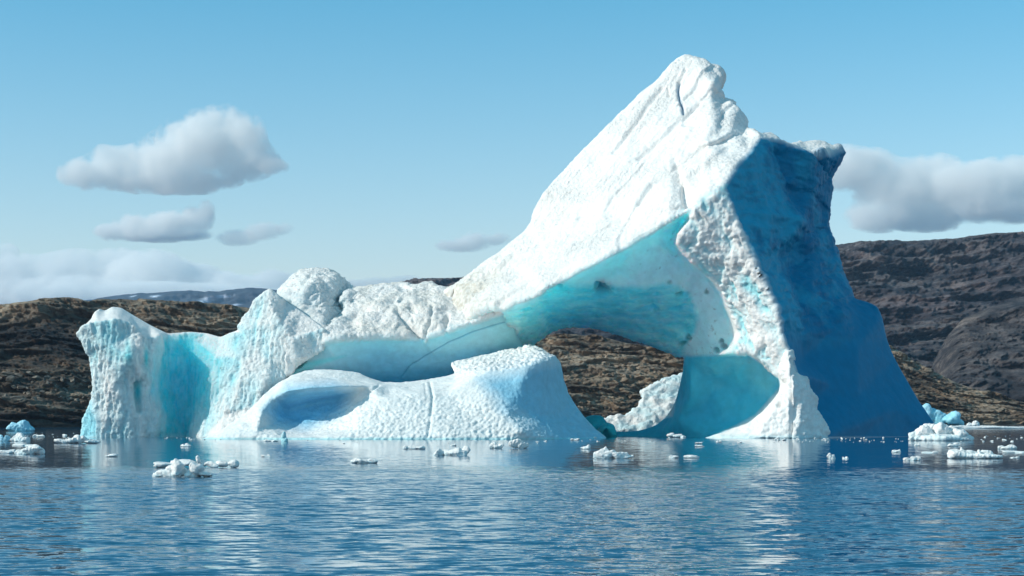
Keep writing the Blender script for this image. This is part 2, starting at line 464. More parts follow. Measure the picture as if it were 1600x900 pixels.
patch = [(1095,315,211),(1083,325,211.3),(1078,345,211.4),(1060,368,211.4),(1058,380,211.8),(1068,396,212.4),(1090,418,213),(1108,432,213.6),(1130,455,214.1),(1138,480,214.5),(1150,505,214.5),(1157,520,214.3),(1152,535,213.8),(1146,545,213),(1152,554,213)]
bowl = [(1152,554,213),(1168,552,212.8),(1186,560,212.3),(1204,572,211.6),(1218,590,210.8),(1221,602,210.5)]
bowl2 = [(1150,558,220),(1168,557,220.5),(1185,565,221),(1202,577,220.5),(1213,592,220),(1216,606,220),(1218,640,219.5),(1212,684,219)]
patch2 = [(1088,312,212.4),(1076,322,214.2),(1071,344,215),(1052,366,215.2),(1050,382,215.4),(1062,402,215.6),(1086,425,215.6),(1103,438,215.6),(1122,459,215.8),(1130,484,216),(1142,508,216.3),(1148,522,216.6),(1143,536,217)]
pc = [edge, ridge, ceil, ceilf, patch, bowl, bowl2, patch2,
      [(1132,293,211),(1150,262,214),(1168,236,217.5),(1186,216,221)], [(1186,216,221),(1186,211,222)],
      [(1186,216,221),(1192,240,220.5),(1203,265,221.2),(1216,300,221.5),(1234,325,222),(1244,346,222),(1238,362,220.8),(1220,380,219),(1212,400,218),(1217,425,217),(1230,455,216.5),(1240,480,216),(1244,520,216),(1256,560,216)],
      [(1216,222,225),(1209,245,225.5),(1224,300,226.5),(1252,346,227.5),(1243,370,226),(1224,396,224),(1226,430,222.5),(1241,462,221),(1252,500,219)],
      [(1186,216,221),(1216,222,225),(1240,230,227),(1262,237,229),(1278,240,230),(1290,234,232),(1307,233,238)],
      [(1122,118,234),(1113,132,230.5),(1110,155,229.5),(1128,157,232)],
      [(1166,203,227),(1140,208,222),(1122,219,220.4),(1104,226,219.8)],
      [(1166,209,225.5),(1142,214,222.5),(1124,224,221.5),(1104,230,220)],
      [(1256,560,216),(1290,556,219),(1340,545,224),(1384,528,233)],
      [(1331,470,234),(1310,495,226),(1290,520,222)],
      [(1069,556,225),(1085,556,222),(1110,558,219),(1152,554,216.5)],
      [(1080,570,223),(1078,620,224.5),(1060,655,227),(1030,676,230.5),(985,684,233)],
      [(850,476,218.8),(900,474,219.6),(950,478,220.6),(1000,486,221.2),(1040,496,221.8),(1075,506,221.5)]]
pi_ = [(1120,600,224.5),(1160,610,223.5),(1192,625,222),(1130,660,224),(1100,684,224),(1180,655,221.5),(1100,640,226),(950,330,221.3),(1050,230,224.5),(1108,520,217.6),(1106,480,216.8),(1050,400,214.8),(960,425,214.8),(1270,620,213.5),(1340,620,219.5),(1400,640,224.5),(1300,600,217),(1170,480,212.5),(1120,400,212),(1110,350,211.1),(1085,375,211.5),(1260,450,224),(1290,480,226),(1265,400,229),(1260,300,231)]
v, f = remesh(*solid(po, pi_, pc, 20, 4), 0.18, 14, crisp=lambda q: 1 - .85 * soft([(660,520),(722,500)] + [(p[0], p[1]) for p in edge[2:]] + [(1132,293),(1187,216),(1190,260),(1330,330),(1420,480),(1440,60),(900,60),(600,400)], *proj(q), 12))
n = normals(v, f); px, py = proj(v)
slope = 1 - soft([(p[0], p[1]) for p in edge] + [(1150,262),(1187,217),(1216,221),(1262,237),(1278,240),(1320,233),(1600,300),(1600,760),(800,760),(600,520)], px, py, 2.5)
slope *= np.clip(1.2 - n[:, 1] * 2, 0, 1)
under = soft([(p[0], p[1]) for p in edge] + [(1132,293),(1085,322),(1058,375),(1132,460),(1152,554),(1060,556),(870,500),(826,545),(700,560),(700,500)], px, py, 4)
ceilm = soft([(p[0], p[1]) for p in ceilf] + [(1045,560),(870,520),(826,545),(800,530),(788,500)], px, py, 3)
lit = soft([(p[0], p[1]) for p in patch] + [(1168,552),(1186,560),(1218,590),(1232,575)] + [(p[0], p[1]) for p in ridge[::-1][2:]], px, py, 3)
bowlm = soft([(1069,556),(1152,554),(1168,552),(1218,590),(1220,604),(1180,650),(1100,690),(900,690),(1050,650)], px, py, 3)
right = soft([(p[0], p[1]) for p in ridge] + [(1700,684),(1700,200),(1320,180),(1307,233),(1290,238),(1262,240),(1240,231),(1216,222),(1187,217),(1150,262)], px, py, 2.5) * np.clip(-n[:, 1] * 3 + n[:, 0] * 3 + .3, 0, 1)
# slope relief: shingled ripples running up along the slope
ax = np.array((.55, .1, .83)); ax /= np.linalg.norm(ax); bx = np.cross(ax, (0, 1, 0)); bx /= np.linalg.norm(bx); cx_ = np.cross(ax, bx)
R3 = np.stack([v @ ax, v @ bx, v @ cx_], 1)
warp = fbm(v * .25, 3, seed=12)[:, None]
rip = fbm(R3 * (.7, 2.6, 1.3) + warp * 1.3, 4, .6, seed=11)
big = fbm(R3 * (.045, .22, .1), 4, .5, ridged=True, seed=13)
c1, c2 = cells(R3 * (1.4, 2.6, 1.5) + warp * .8, 2)
rugg = np.clip((820 - px) / 110, 0, 1)
sw = R3[:, 1] / 5.5 + fbm(R3 * (.03, .12, .06), 3, seed=29) * 1.8; sw = sw - np.floor(sw)
stepm = np.clip(fbm(R3 * (.05, .1, .08), 2, seed=30) * 2.5 + .25, 0, 1)
v = v + n * (slope * ((sstep(0, .12, sw) - sw) * .55 * stepm + rip * .13 + big * .34 + .08 * fbm(R3 * (1.6, 3.2, 2.2) + warp, 3, .65, ridged=True, seed=27) + (.55 - c1) * .09 + rugg * fbm(v * .5, 4, .6, ridged=True, seed=14) * .45))[:, None]
dg_ = np.stack([v @ np.array((.8, 0, .6)), v[:, 1], v @ np.array((-.6, 0, .8))], 1)
rough = fbm(dg_ * (.55, .5, .26) + fbm(v * .5, 3, seed=26)[:, None] * .9, 5, .62, seed=15)
v = v + n * (lit * (.3 + .9 * rough + .10 * fbm(v * 2.2, 4, .65, ridged=True, seed=16)))[:, None]
v = v + n * (ceilm * (.65 * fbm(v * (.22, .3, .9), 5, .65, ridged=True, seed=17) + .2 * fbm(v * (.9, .7, 1.8), 3, seed=18)) + under * (1 - ceilm) * (.14 * fbm(v * .5, 4, seed=19)))[:, None]
upr = right * (1 - sstep(500, 560, py - (px - 1240) * -.05)) * (1 - .75 * sstep(1300, 1345, px))
v = v + n * (upr * (.8 * fbm(v * (.09, .09, .14), 4, .5, ridged=True, seed=20) + .4 * fbm(v * (.3, .3, 1.1), 3, .6, seed=24)) + right * .05 * fbm(v * .6, 3, seed=22) + bowlm * (.16 * fbm(v * (.8, .8, .3), 4, seed=23)))[:, None]
v = v + n * (upr * sstep(560, 540, py) * .7 * sstep(1228, 1260, px))[:, None]
for ln, w_, d_ in (([(1061,131),(1059,142),(1062,158),(1067,170),(1068,180)], 1.6, .8), ([(1072,110),(1066,122),(1061,131)], 2, .35), ([(1044,139),(1046,152)], 1.3, .3),
                   ([(1093,318),(1060,330),(1020,338),(960,352),(900,384)], 1.6, .3), ([(1035,140),(1010,170),(980,215),(960,240)], 3, .4), ([(1092,165),(1040,215),(1000,250)], 4, .4), ([(1104,228),(1060,262),(1020,290),(1000,320)], 3, .45)):
    v, k = groove(v, n, px, py, ln, w_, d_)
kcr = np.exp(-(dpoly([(1061,131),(1059,142),(1062,158),(1067,170),(1068,180)], px, py)[0] / 1.8) ** 2) * slope
holes = np.zeros(len(v)); hn = np.clip(fbm(v * 1.3, 3, seed=49) * 1.6, -.4, 1.2)
for cx, cy, rx, ry, dp in ((1130,541,6,4,.9),(1126,534,4,4,.9),(1119,547,4,4,.8),(942,450,14,6,1.6),(936,445,8,5,1),(1104,457,4,3,.5),(1060,456,6,3,.6),(1047,441,4,3,.6),(1068,535,6,3,.7),(1077,527,4,6,.8),(797,512,8,5,1.2),(875,444,5,2,.6),(1022,477,8,9,.7),(1237,627,3,9,1.2),(1244,640,5,17,1.3),(1219,632,5,5,.6)):
    k = np.exp(-(((px - cx) / rx) ** 2 + ((py - cy) / ry) ** 2 + hn) ** 2) * np.clip(-n[:, 1] * 3 + .6, 0, 1)
    v = v - n * (k * dp * .6)[:, None]
    if cx < 1130.5 and cx != 1022: holes = np.maximum(holes, k * .5)
n = normals(v, f)
col = np.tile(SNOW, (len(v), 1))
pt = fbm(v * .22, 4, seed=41); pf = fbm(v * 1.5, 4, .7, seed=42)
col = mixc(col, WARM, slope * (np.clip(pt * .5 - .1, 0, .3) + sstep(880, 720, px) * np.clip(.62 + pt, 0, 1) * .95))
col = mixc(col, np.array((.5, .44, .34)), slope * sstep(800, 720, px) * np.clip(pf * 2.2 - .05 + pt * .5, 0, .6) * sstep(385, 450, py))
gcol = mixc(np.tile(np.array((.62, .86, .90)), (len(v), 1)), GLOW * (1.5, 1, 1), np.clip(pt * .9 + .30, 0, .7))
col = mixc(col, gcol, under)
cc = mixc(np.tile(GLOW * (.35, .86, .93), (len(v), 1)), GLOW * (1.05, 1.0, 1.0), np.clip(.25 + 1.3 * fbm(v * (.3, .5, 1.2), 4, .6, seed=44) + sstep(470, 540, py - (px - 900) * .25) * .5, 0, 1))
col = mixc(col, cc, ceilm)
col = mixc(col, DIRT_SHADE * 3, (under * (1 - ceilm) * sstep(960, 1040, px) * np.clip(pf * 3.2 - .75 + pt * .8, 0, .8)) * .75)
col = mixc(col, DIRT_SHADE * 2, ceilm * np.clip(fbm(v * (.5, .8, 2.2), 4, .65, seed=45) * 3 - 1.35, 0, .85))
col = mixc(col, SNOW, lit)
col = mixc(col, PALE, lit * np.clip(.3 - rough * 2.0 + pt, 0, .9))  # shading in the hollows painted as pale cyan
col = mixc(col, AQUA, lit * np.clip(-.25 - rough * 2.0 + pt, 0, .6))
col = mixc(col, TURQ * (.62, .95, 1.08), bowlm * .95)
col = mixc(col, AQUA, bowlm * np.clip(.35 + pt - (py - 560) / 90 + (px - 1120) / 200, 0, .6))
col = mixc(col, DIRT_SHADE * 4, bowlm * np.clip(pf * 3 - .9, 0, .6) * sstep(585, 560, py) * .7)
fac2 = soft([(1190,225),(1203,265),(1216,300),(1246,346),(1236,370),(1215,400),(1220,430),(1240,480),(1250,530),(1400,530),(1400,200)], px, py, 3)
dcol = mixc(np.tile(DEEP, (len(v), 1)), np.array((.03, .40, .60)), upr * (1 - fac2) * .7 + upr * fac2 * np.clip(fbm(v * .2, 4, seed=46) * 1.3 + .05, 0, .5))  # turned-away facet painted darker to add to its shading
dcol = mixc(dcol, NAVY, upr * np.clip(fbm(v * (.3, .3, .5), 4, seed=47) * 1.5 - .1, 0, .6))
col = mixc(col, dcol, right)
col = mixc(col, DEEP * 1.2, kcr * .8)
col = mixc(col, DIRT_SHADE, holes)  # dark stones, plus painted shade inside the cavities
relief = slope * np.clip(.62 + fbm(v * .12, 3, seed=48) * 1.1, .2, 1) + .5 * lit + .5 * ceilm + .12 + .25 * upr
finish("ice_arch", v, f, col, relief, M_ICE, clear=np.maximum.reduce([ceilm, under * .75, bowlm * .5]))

# --- dimpled white foot of the right-hand pillar
fo = [(1100,685,210),(1118,680,210),(1150,669,210),(1172,658,210),(1190,644,210),(1204,628,210),(1216,612,209.8),(1219,598,209.6),(1214,580,209.6),(1220,560,209.4),(1228,548,209.4),(1238,546,209.4),(1243,556,209.4),(1240,572,209.2),(1246,584,209.2),(1262,590,209.4),(1266,606,209.4),(1278,622,209.6),(1276,640,209.8),(1288,656,210),(1296,672,210),(1300,685,210.5),low(1300,210.5),low(1100,210)]
fc = [[(1232,552,208.4),(1236,590,207.2),(1240,630,206),(1246,684,205)], [(1226,605,208.4),(1208,640,207.4),(1180,684,206.6)], [(1255,600,208.2),(1270,650,207.6),(1285,684,207.5)]]
v, f = remesh(*solid(fo, [(1130,684,208.6)], fc, 8, 3), 0.13, 10)
n = normals(v, f); px, py = proj(v)
wp = fbm(v * .6, 2, seed=50)[:, None]
c1, c2 = cells(v * (1.9, 1.4, 1.9) + wp * .5, 5)
fr = np.clip(-n[:, 1] * 2 + .3, 0, 1)
v = v + n * ((c1 - .5) * -.30 * fr * sstep(1120, 1200, px) + .25 * fbm(v * .35, 3, seed=51) + .25 * fbm(v * 1.1, 3, seed=52) * sstep(620, 580, py))[:, None]
for cx, cy, rx, ry, dp in ((1243,642,5.5,18,1.5),(1236,640,2.2,42,.8),(1217,632,3,4,.8)):
    v = v - n * (np.exp(-(((px - cx) / rx) ** 2 + ((py - cy) / ry) ** 2) ** 1.5) * dp)[:, None]
col = np.tile(SNOW, (len(v), 1)); col = mixc(col, WARM, np.clip(fbm(v * .4, 3) * .8, 0, .4) * sstep(640, 590, py))
col = mixc(col, PALE, sstep(676, 684, py) * .6)  # pale waterline glow painted onto the foot
finish("pillar_foot", v, f, col, .6 + 0 * px, M_ICE)

# --- broad snow apron in front, with its ledge
ho = [(312,687,200),(335,679,201),(358,664,202),(381,647,203),(399,631,204),(416,613,206),(437,597,208),(458,585,209.5),(480,579,210),(500,577,210.5),(530,578,211),(560,583,211),(580,591,211),(600,598,211),(630,597,211),(660,594,211),(690,589,211),(714,583,212),(708,574,215),(704,567,217),(730,564,218),(748,558,219),(765,556,219),(790,549,220),(808,546,220),(825,540,220),(840,543,218),(850,549,216),(858,556,213),(870,558,211.5),(877,568,211),(880,590,211),(886,610,211),(897,630,210.5),(912,650,210),(928,668,209),(950,686,207.5),low(952,207.5),low(880,202),low(800,198),low(600,197),low(450,197),low(400,198),low(312,200)]
hc = [[(714,583,212),(740,583,205.5),(770,579,204),(800,577,203.6),(830,570,203.6),(850,563,205),(862,560,208)],
      [(427,621,203.4),(445,611,200.5),(480,606,199.5),(520,604,199.5),(548,603,200.5),(580,602,203),(610,603,206)],
      [(480,583,210),(500,592,207),(540,594,207),(575,594,209)],
      [(490,599,202),(540,599,202.5),(575,599,206)],
      [(410,642,200.5),(424,662,202),(445,672,201.8),(480,675,201.2),(500,672,200.8)],
      [(345,686,197.5),(400,680,197),(440,686.5,196),(500,686.5,195),(600,686.5,195),(700,686.5,195),(790,686.5,196),(850,686.5,198)],
      [(740,590,203),(762,620,200),(790,650,198),(820,672,196.6),(850,686.5,198)],
      [(880,686.5,201.5),(915,686.5,204.5)]]
hx = [(445,640,205.6),(490,628,205.8),(530,624,205.4),(560,618,203.2),(460,658,204.8),(500,655,204.2),(530,648,202.6),(560,655,198.4),(600,655,197.6),(600,625,200.3),(650,615,201),(650,650,197.8),(700,615,201.6),(700,650,197.8),(560,675,196.2),(650,675,195.9),(740,660,197.4),(850,610,204.5),(840,650,202),(880,650,206.5),(810,610,201.8),(800,563,211),(760,570,210),(380,670,199)]
v, f = remesh(*solid(ho, hx, hc, 9, 3), 0.13, 44)
n = normals(v, f); px, py = proj(v)
wp = fbm(v * .5, 2, seed=60)[:, None]
front = np.clip(-n[:, 1] * 2.2 - .1, 0, 1)
ledge = soft([(700,560),(830,535),(872,556),(862,562),(800,578),(714,586)], px, py, 3)
c1, c2 = cells(v * (2.5, 1.6, 2.2) + wp * .6, 7)
dimple = sstep(596, 650, py) * .75 + .25 + .25 * sstep(700, 800, px)
dimple *= (.4 + .6 * sstep(380, 430, px)) * (1 - .85 * ledge)
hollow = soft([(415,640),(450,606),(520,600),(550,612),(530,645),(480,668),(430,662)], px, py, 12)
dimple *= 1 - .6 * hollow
dimple *= 1 - .75 * soft([(760,560),(900,560),(960,690),(870,690),(800,640)], px, py, 40)
v = v + n * (((.5 - c1) * .24 + .07 * fbm(v * 2.8, 3, seed=64)) * front * dimple + .10 * fbm(v * .4, 3, seed=61) + .16 * np.clip(fbm(v * .9, 3, seed=62), 0, 1) + ledge * (.3 * fbm(v * (1.6, .5, 1.), 3, seed=63, ridged=True)))[:, None]
for ln, w_, d_ in (([(672,598),(676,620),(673,650),(668,684)], 2.0, .22), ([(664,600),(666,620),(664,650)], 1.3, .1), ([(592,602),(560,625),(520,650),(512,660)], 1.6, .2)):
    v, k = groove(v, n, px, py, ln, w_, d_)
n = normals(v, f)
col = np.tile(SNOW, (len(v), 1))
pt = fbm(v * .25, 3, seed=66)
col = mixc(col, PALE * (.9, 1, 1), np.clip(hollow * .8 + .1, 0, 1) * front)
col = mixc(col, np.array((.12, .48, .74)), hollow * .85)  # blue painted in for the shade under the overhanging lip
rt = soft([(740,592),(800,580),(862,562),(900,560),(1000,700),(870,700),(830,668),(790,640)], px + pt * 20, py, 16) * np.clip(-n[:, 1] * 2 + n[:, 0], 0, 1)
col = mixc(col, np.array((.20, .56, .76)), rt * .85)  # shade of the right flank painted into the snow as blue
col = mixc(col, AQUA, sstep(682, 686.5, py) * .6)  # glow along the waterline painted as a cyan band
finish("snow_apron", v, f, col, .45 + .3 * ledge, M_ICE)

# --- sunlit rubble slope seen through the arch (a separate mass further back)
ro = [(1130,684,268),(936,684,268),(942,656,271),(958,650,272),(976,650,272),(988,643,273),(1000,634,274),(1006,620,276),(1001,613,277),(1015,604,278),(1035,594,280),(1055,587,281),(1090,580,282),(1130,590,282)][::-1]
ro = ro[:-1] + [low(936,268), low(1130,268)]
v, f = remesh(*solid(ro, [(1000,665,270),(1040,640,273),(1060,615,277),(1090,640,274)], [], 12, 3), 0.2, 4)
n = normals(v, f)
c1, c2 = cells(v * .62 + fbm(v * .6, 2)[:, None] * .4, 9)
v = v + n * ((.6 - c1) * .8 + .35 * fbm(v * 1.2, 3, seed=71))[:, None]
col = np.tile(SNOW, (len(v), 1)); col = mixc(col, PALE, np.clip(.25 + fbm(v * .4, 3) * 1.3, 0, .7))
RB0 = np.array(W(1030, 655, 278)) * (1, 1, 0)
me = mesh_from("ice_rubble_slope", v - RB0, f); set_col(me, "ice", col); set_f(me, "relief", np.ones(len(v))); set_f(me, "clear", np.zeros(len(v)))
tag(link("ice_rubble_slope", me, M_ICE, None, tuple(RB0)), "bright white slope of ice rubble seen through the arch opening", "ice rubble")
for o_ in ([(908,684,236),(908,662,236),(914,652,236),(930,648,236),(942,650,236),(948,660,236),(950,684,236),low(950,236),low(908,236)],
           [(930,686,228),(935,668,228),(946,660,228),(958,662,228),(964,672,228),(966,685,228),low(966,228),low(930,228)]):
    cxm = (o_[0][0] + o_[5][0]) / 2
    v, f = remesh(*solid(o_, [(cxm, 668, o_[0][2] - 3)], [], 6, 3), 0.2, 12)
    n = normals(v, f); v = v + n * (.25 * fbm(v * .5, 3, seed=73))[:, None]
    col = np.tile(TURQ * (.9, 1.1, 1.05), (len(v), 1))
    finish("ice_lobe", v, f, col, .2 + 0 * v[:, 0], M_ICE, "smooth turquoise ice lobe under the left end of the arch")
# ------------------------------------------------------------------ rocky land
def rock_material(name, ca, cb, cc, scale, bump=.6, dist=1.0, stretch=(1, 1, 2.6)):
    m, nt, lk, b = nodes(name)
    tc = N(nt, "ShaderNodeTexCoord"); mp = N(nt, "ShaderNodeMapping"); mp.inputs["Scale"].default_value = stretch
    mp.inputs["Rotation"].default_value = (0, .12, 0)
    lk.new(tc.outputs["Object"], mp.inputs[0])
    n1 = N(nt, "ShaderNodeTexNoise", Scale=scale, Detail=10.0, Roughness=.68); lk.new(mp.outputs[0], n1.inputs[0])
    n2 = N(nt, "ShaderNodeTexNoise", Scale=scale * .17, Detail=6.0, Roughness=.6); lk.new(mp.outputs[0], n2.inputs[0])
    n3 = N(nt, "ShaderNodeTexNoise", Scale=scale * 3.5, Detail=8.0, Roughness=.75); lk.new(mp.outputs[0], n3.inputs[0])
    r1 = N(nt, "ShaderNodeValToRGB"); e = r1.color_ramp.elements
    e[0].position = .36; e[0].color = (*ca, 1); e[1].position = .66; e[1].color = (*cc, 1)
    k = r1.color_ramp.elements.new(.5); k.color = (*cb, 1)
    ad = N(nt, "ShaderNodeMath", operation='MULTIPLY_ADD'); ad.inputs[1].default_value = .55
    lk.new(n2.outputs[0], ad.inputs[0])
    h = N(nt, "ShaderNodeMath", operation='MULTIPLY'); h.inputs[1].default_value = .5
    lk.new(n1.outputs[0], h.inputs[0]); lk.new(h.outputs[0], ad.inputs[2])
    lk.new(ad.outputs[0], r1.inputs[0])
    sp = N(nt, "ShaderNodeMapRange"); sp.inputs[1].default_value = .35; sp.inputs[2].default_value = .65; sp.inputs[3].default_value = .62; sp.inputs[4].default_value = 1.3
    lk.new(n3.outputs[0], sp.inputs[0])
    at = N(nt, "ShaderNodeAttribute", attribute_name="rock")
    v1 = N(nt, "ShaderNodeVectorMath", operation='SCALE'); lk.new(r1.outputs[0], v1.inputs[0]); lk.new(sp.outputs[0], v1.inputs["Scale"])
    v2 = N(nt, "ShaderNodeVectorMath", operation='MULTIPLY'); lk.new(v1.outputs[0], v2.inputs[0]); lk.new(at.outputs["Color"], v2.inputs[1])
    lk.new(v2.outputs[0], b.inputs["Base Color"])
    b.inputs["Roughness"].default_value = .9; b.inputs["Specular IOR Level"].default_value = .25
    bp = N(nt, "ShaderNodeBump", Distance=dist); bp.inputs["Strength"].default_value = bump
    a2 = N(nt, "ShaderNodeMath", operation='ADD'); lk.new(n1.outputs[0], a2.inputs[0]); lk.new(n3.outputs[0], a2.inputs[1])
    lk.new(a2.outputs[0], bp.inputs["Height"]); lk.new(bp.outputs[0], b.inputs["Normal"])
    return m

def hill(name, top, base, x0, x1, step, rows, back, disp, mat, tint=None):
    """top/base: polylines of (px, py, Y); prof: how fast Y grows with height; the land drops away behind"""
    xs = np.arange(x0, x1 + step, step)
    tx = np.array(top); bx_ = np.array(base)
    tpy, tY = np.interp(xs, tx[:, 0], tx[:, 1]), np.interp(xs, tx[:, 0], tx[:, 2])
    bpy_, bY = np.interp(xs, bx_[:, 0], bx_[:, 1]), np.interp(xs, bx_[:, 0], bx_[:, 2])
    tpy = tpy + fbm(np.stack([xs * .03, xs * 0, xs * 0], 1), 5, .6) * 2.5
    T = np.linspace(0, 1, rows)
    P, Y = [], []
    for t in T:
        P.append(bpy_ + (tpy - bpy_) * t); Y.append(bY + (tY - bY) * t ** 1.3)
    P = np.array(P); Yg = np.array(Y); X = (xs[None] - CX) / F * Yg; Z = CH + (HY - P) / F * Yg
    Z[0] = -3
    Vb = []
    for k in (1, 2, 3):                      # behind the crest
        Vb.append(np.stack([X[-1] * (1 + back * k / tY), tY + back * k, Z[-1] - back * k * .12 * k], 1))
    G = np.stack([X, Yg, Z], 2).reshape(-1, 3)
    v = np.concatenate([G] + Vb)
    nc = len(xs); nr = rows + 3
    i = np.arange(nr - 1)[:, None] * nc + np.arange(nc - 1)[None]
    f = np.stack([i, i + 1, i + nc + 1, i + nc], 2).reshape(-1, 4)
    n = normals(v, f); 
    tt = np.repeat(np.concatenate([T, [1, 1, 1]]), nc)
    xx = np.tile(xs, nr)
    v, c = disp(v, n, xx, tt)
    me = mesh_from(name, v, f)
    set_col(me, "rock", c)
    o = link(name, me, mat); tag(o, kind='structure')
    return o, v

M_SHORE = rock_material("banded_shore_rock", (.028, .023, .021), (.20, .155, .118), (.56, .45, .34), .12, 1.0, 1.6)
M_FAR = rock_material("dark_far_rock", (.016, .016, .021), (.066, .057, .062), (.25, .21, .20), .085, 1.0, 5.0, (1, 1, 1.9))
M_MOUNT = rock_material("distant_mountain_rock", (.03, .035, .05), (.05, .055, .07), (.10, .11, .13), .006, .8, 20.0, (1, 1, 1.5))

def shore_disp(v, n, xx, tt):
    w = fbm(v * (.02, .02, .03), 4, seed=80)
    z = v[:, 2] * .17 + w * 2.6 + v[:, 0] * .004
    fr = z - np.floor(z)
    ledge = sstep(0, .75, fr) - sstep(.85, 1, fr)          # each band bulges out and is undercut below
    z2 = v[:, 2] * .62 + fbm(v * (.05, .05, .1), 4, seed=81) * 2.2
    f2 = z2 - np.floor(z2); l2 = sstep(0, .8, f2) - sstep(.88, 1, f2)
    r1 = fbm(v * (.05, .05, .09), 5, .55, ridged=True, seed=82)
    r2 = fbm(v * (.25, .25, .45), 4, .6, ridged=True, seed=83)
    body = sstep(0, .05, tt) * (1 - sstep(.97, 1, tt) * .6)
    r3 = fbm(v * (.7, .7, 1.1), 4, .65, ridged=True, seed=84); cc1, cc2 = cells(v * (.06, .06, .14) + r2[:, None] * .35, 11)
    out = (ledge * -4.5 + l2 * -1.3 + r1 * 6.0 + r2 * 2.4 + r3 * 1.1 + (cc2 - cc1) * 5.0) * body
    left = sstep(430, 330, xx)
    cliff = left * sstep(.42, .50, tt) * (1 - sstep(.86, .99, tt))
    out = out - cliff * sstep(260, 150, xx) * 13 * sstep(.4, .9, tt) + left * sstep(.28, .34, tt) * sstep(.48, .40, tt) * 3
    v = v.copy(); v[:, 1] -= out * .8; v[:, 2] += out * .12 + r2 * .4 * body
    c = np.ones((len(v), 3))
    dk = cliff * sstep(210, 120, xx + fbm(v * .05, 3) * 90)
    c = mixc(c, np.array((.16, .19, .26)), dk)  # dark rock, with the overhang's shadow painted into the tint
    c = mixc(c, np.array((.25, .24, .27)), left * sstep(.125, .09, tt) * sstep(300, 140, xx))
    gr = fbm(v * .03, 4, seed=85)
    c = mixc(c, np.array((1.05, .90, .74)), np.clip(gr * 1.2 + .2, 0, .8) * (1 - left * .5))
    return v, c
shore_top = [(-200,480,600),(0,478,600),(30,473,600),(60,467,600),(110,466,610),(140,472,615),(170,468,620),(260,470,630),(330,474,640),(385,481,650),(430,492,650),(560,515,680),(700,530,700),(830,527,720),(870,522,720),(920,524,720),(1000,541,700),(1070,553,690),(1200,560,700),(1300,520,800),(1385,536,850),(1430,566,840),(1480,592,830),(1530,612,820),(1600,630,810),(1800,650,800)]
shore_base = [(-200,668.3,470),(0,668,475),(150,667.7,490),(500,666,540),(900,665,600),(1385,664,700),(1800,663,760)]
shore, shore_v = hill("rocky_shore", shore_top, shore_base, -200, 1800, 1.5, 190, 40, shore_disp, M_SHORE)

def far_disp(v, n, xx, tt):
    r0 = fbm(v * (.003, .003, .006), 5, .5, ridged=True, seed=90)
    r1 = fbm(v * (.012, .012, .03) + v[:, [2, 2, 2]] * .004, 5, .55, ridged=True, seed=91)
    r2 = fbm(v * (.05, .05, .11), 4, .6, ridged=True, seed=92)
    body = sstep(0, .05, tt) * (1 - sstep(.96, 1, tt) * .7)
    r3 = fbm(v * (.16, .16, .3), 3, .65, ridged=True, seed=86)
    out = (r0 * 90 + r1 * 46 + r2 * 15 + r3 * 3.5) * body
    v = v.copy(); v[:, 1] -= out; v[:, 2] += (r1 * 3 + r2 * 1.5) * body
    g = fbm(v * (.006, .006, .012), 4, seed=93)
    c = np.ones((len(v), 3)); c = mixc(c, np.array((1.9, 1.8, 1.75)), np.clip(g * 1.6 - .25, 0, .8) + .8 * np.clip(sstep(.80, .93, tt) * sstep(1.0, .95, tt) * (g + .5), 0, 1) * sstep(1420, 1330, xx))
    c = mixc(c, np.array((1.05, .88, .92)), np.clip(fbm(v * .004, 3, seed=94) + .3, 0, .7))
    return v, c
far_top = [(480,470,2500),(560,457,2500),(600,450,2500),(645,440,2500),(690,437,2500),(740,436,2450),(900,430,2400),(1200,400,2300),(1290,389,2300),(1320,383,2300),(1380,380,2300),(1430,380,2300),(1480,377,2300),(1530,370,2300),(1600,367,2300),(1850,350,2300)]
far_base = [(480,664,1300),(1850,664,1300)]
hill("far_hill", far_top, far_base, 480, 1850, 1.8, 160, 150, far_disp, M_FAR)
def knoll_disp(v, n, xx, tt):
    r0 = fbm(v * (.008, .008, .008), 5, .5, ridged=True, seed=95)
    r2 = fbm(v * (.03, .03, .07), 5, .6, ridged=True, seed=96)
    body = sstep(0, .05, tt) * (1 - sstep(.93, 1, tt) * .7)
    v = v.copy(); v[:, 1] -= (r0 * 38 + r2 * 16 + 4 * fbm(v * (.12, .12, .25), 3, .65, ridged=True, seed=87)) * body
    c = np.ones((len(v), 3)) * 1.0
    c = mixc(c, np.array((2.0, 1.8, 1.5)), sstep(1560, 1490, xx) * sstep(.55, .85, tt) * np.clip(.4 + fbm(v * .02, 3), 0, 1))
    return v, c
hill("hill_knoll", [(1425,660,1250),(1440,608,1270),(1450,580,1280),(1462,552,1290),(1478,525,1300),(1500,499,1320),(1540,482,1340),(1575,470,1350),(1600,463,1360),(1850,430,1400)],
     [(1425,664,1120),(1850,664,1120)], 1425, 1850, 1.8, 90, 120, knoll_disp, M_FAR)

def mount_disp(v, n, xx, tt):
    r = fbm(v * (.0012, .0012, .002), 5, .5, ridged=True, seed=97); r2 = fbm(v * (.006, .006, .012), 4, .6, ridged=True, seed=98)
    body = sstep(0, .1, tt) * (1 - sstep(.95, 1, tt) * .5)
    v = v.copy(); v[:, 1] -= (r * 260 + r2 * 60) * body; v[:, 2] += r2 * 6 * body
    c = np.ones((len(v), 3))
    py = HY - (v[:, 2] - CH) / v[:, 1] * F
    q = fbm(v * (.002, .0005, .006), 3, seed=99) * 14
    for cx, cy, rx, ry in ((342,465,24,2.6),(328,470,14,2),(250,463,9,1.2),(375,476,10,1.5),(360,462,12,1.2),(215,463,6,1)):
        c = mixc(c, np.array((11, 11, 10.5)), np.exp(-(((xx - cx + q * .6) / rx) ** 2 + ((py - cy + (xx - cx) * .12) / ry) ** 2) ** 2) * 1.0)
    return v, c
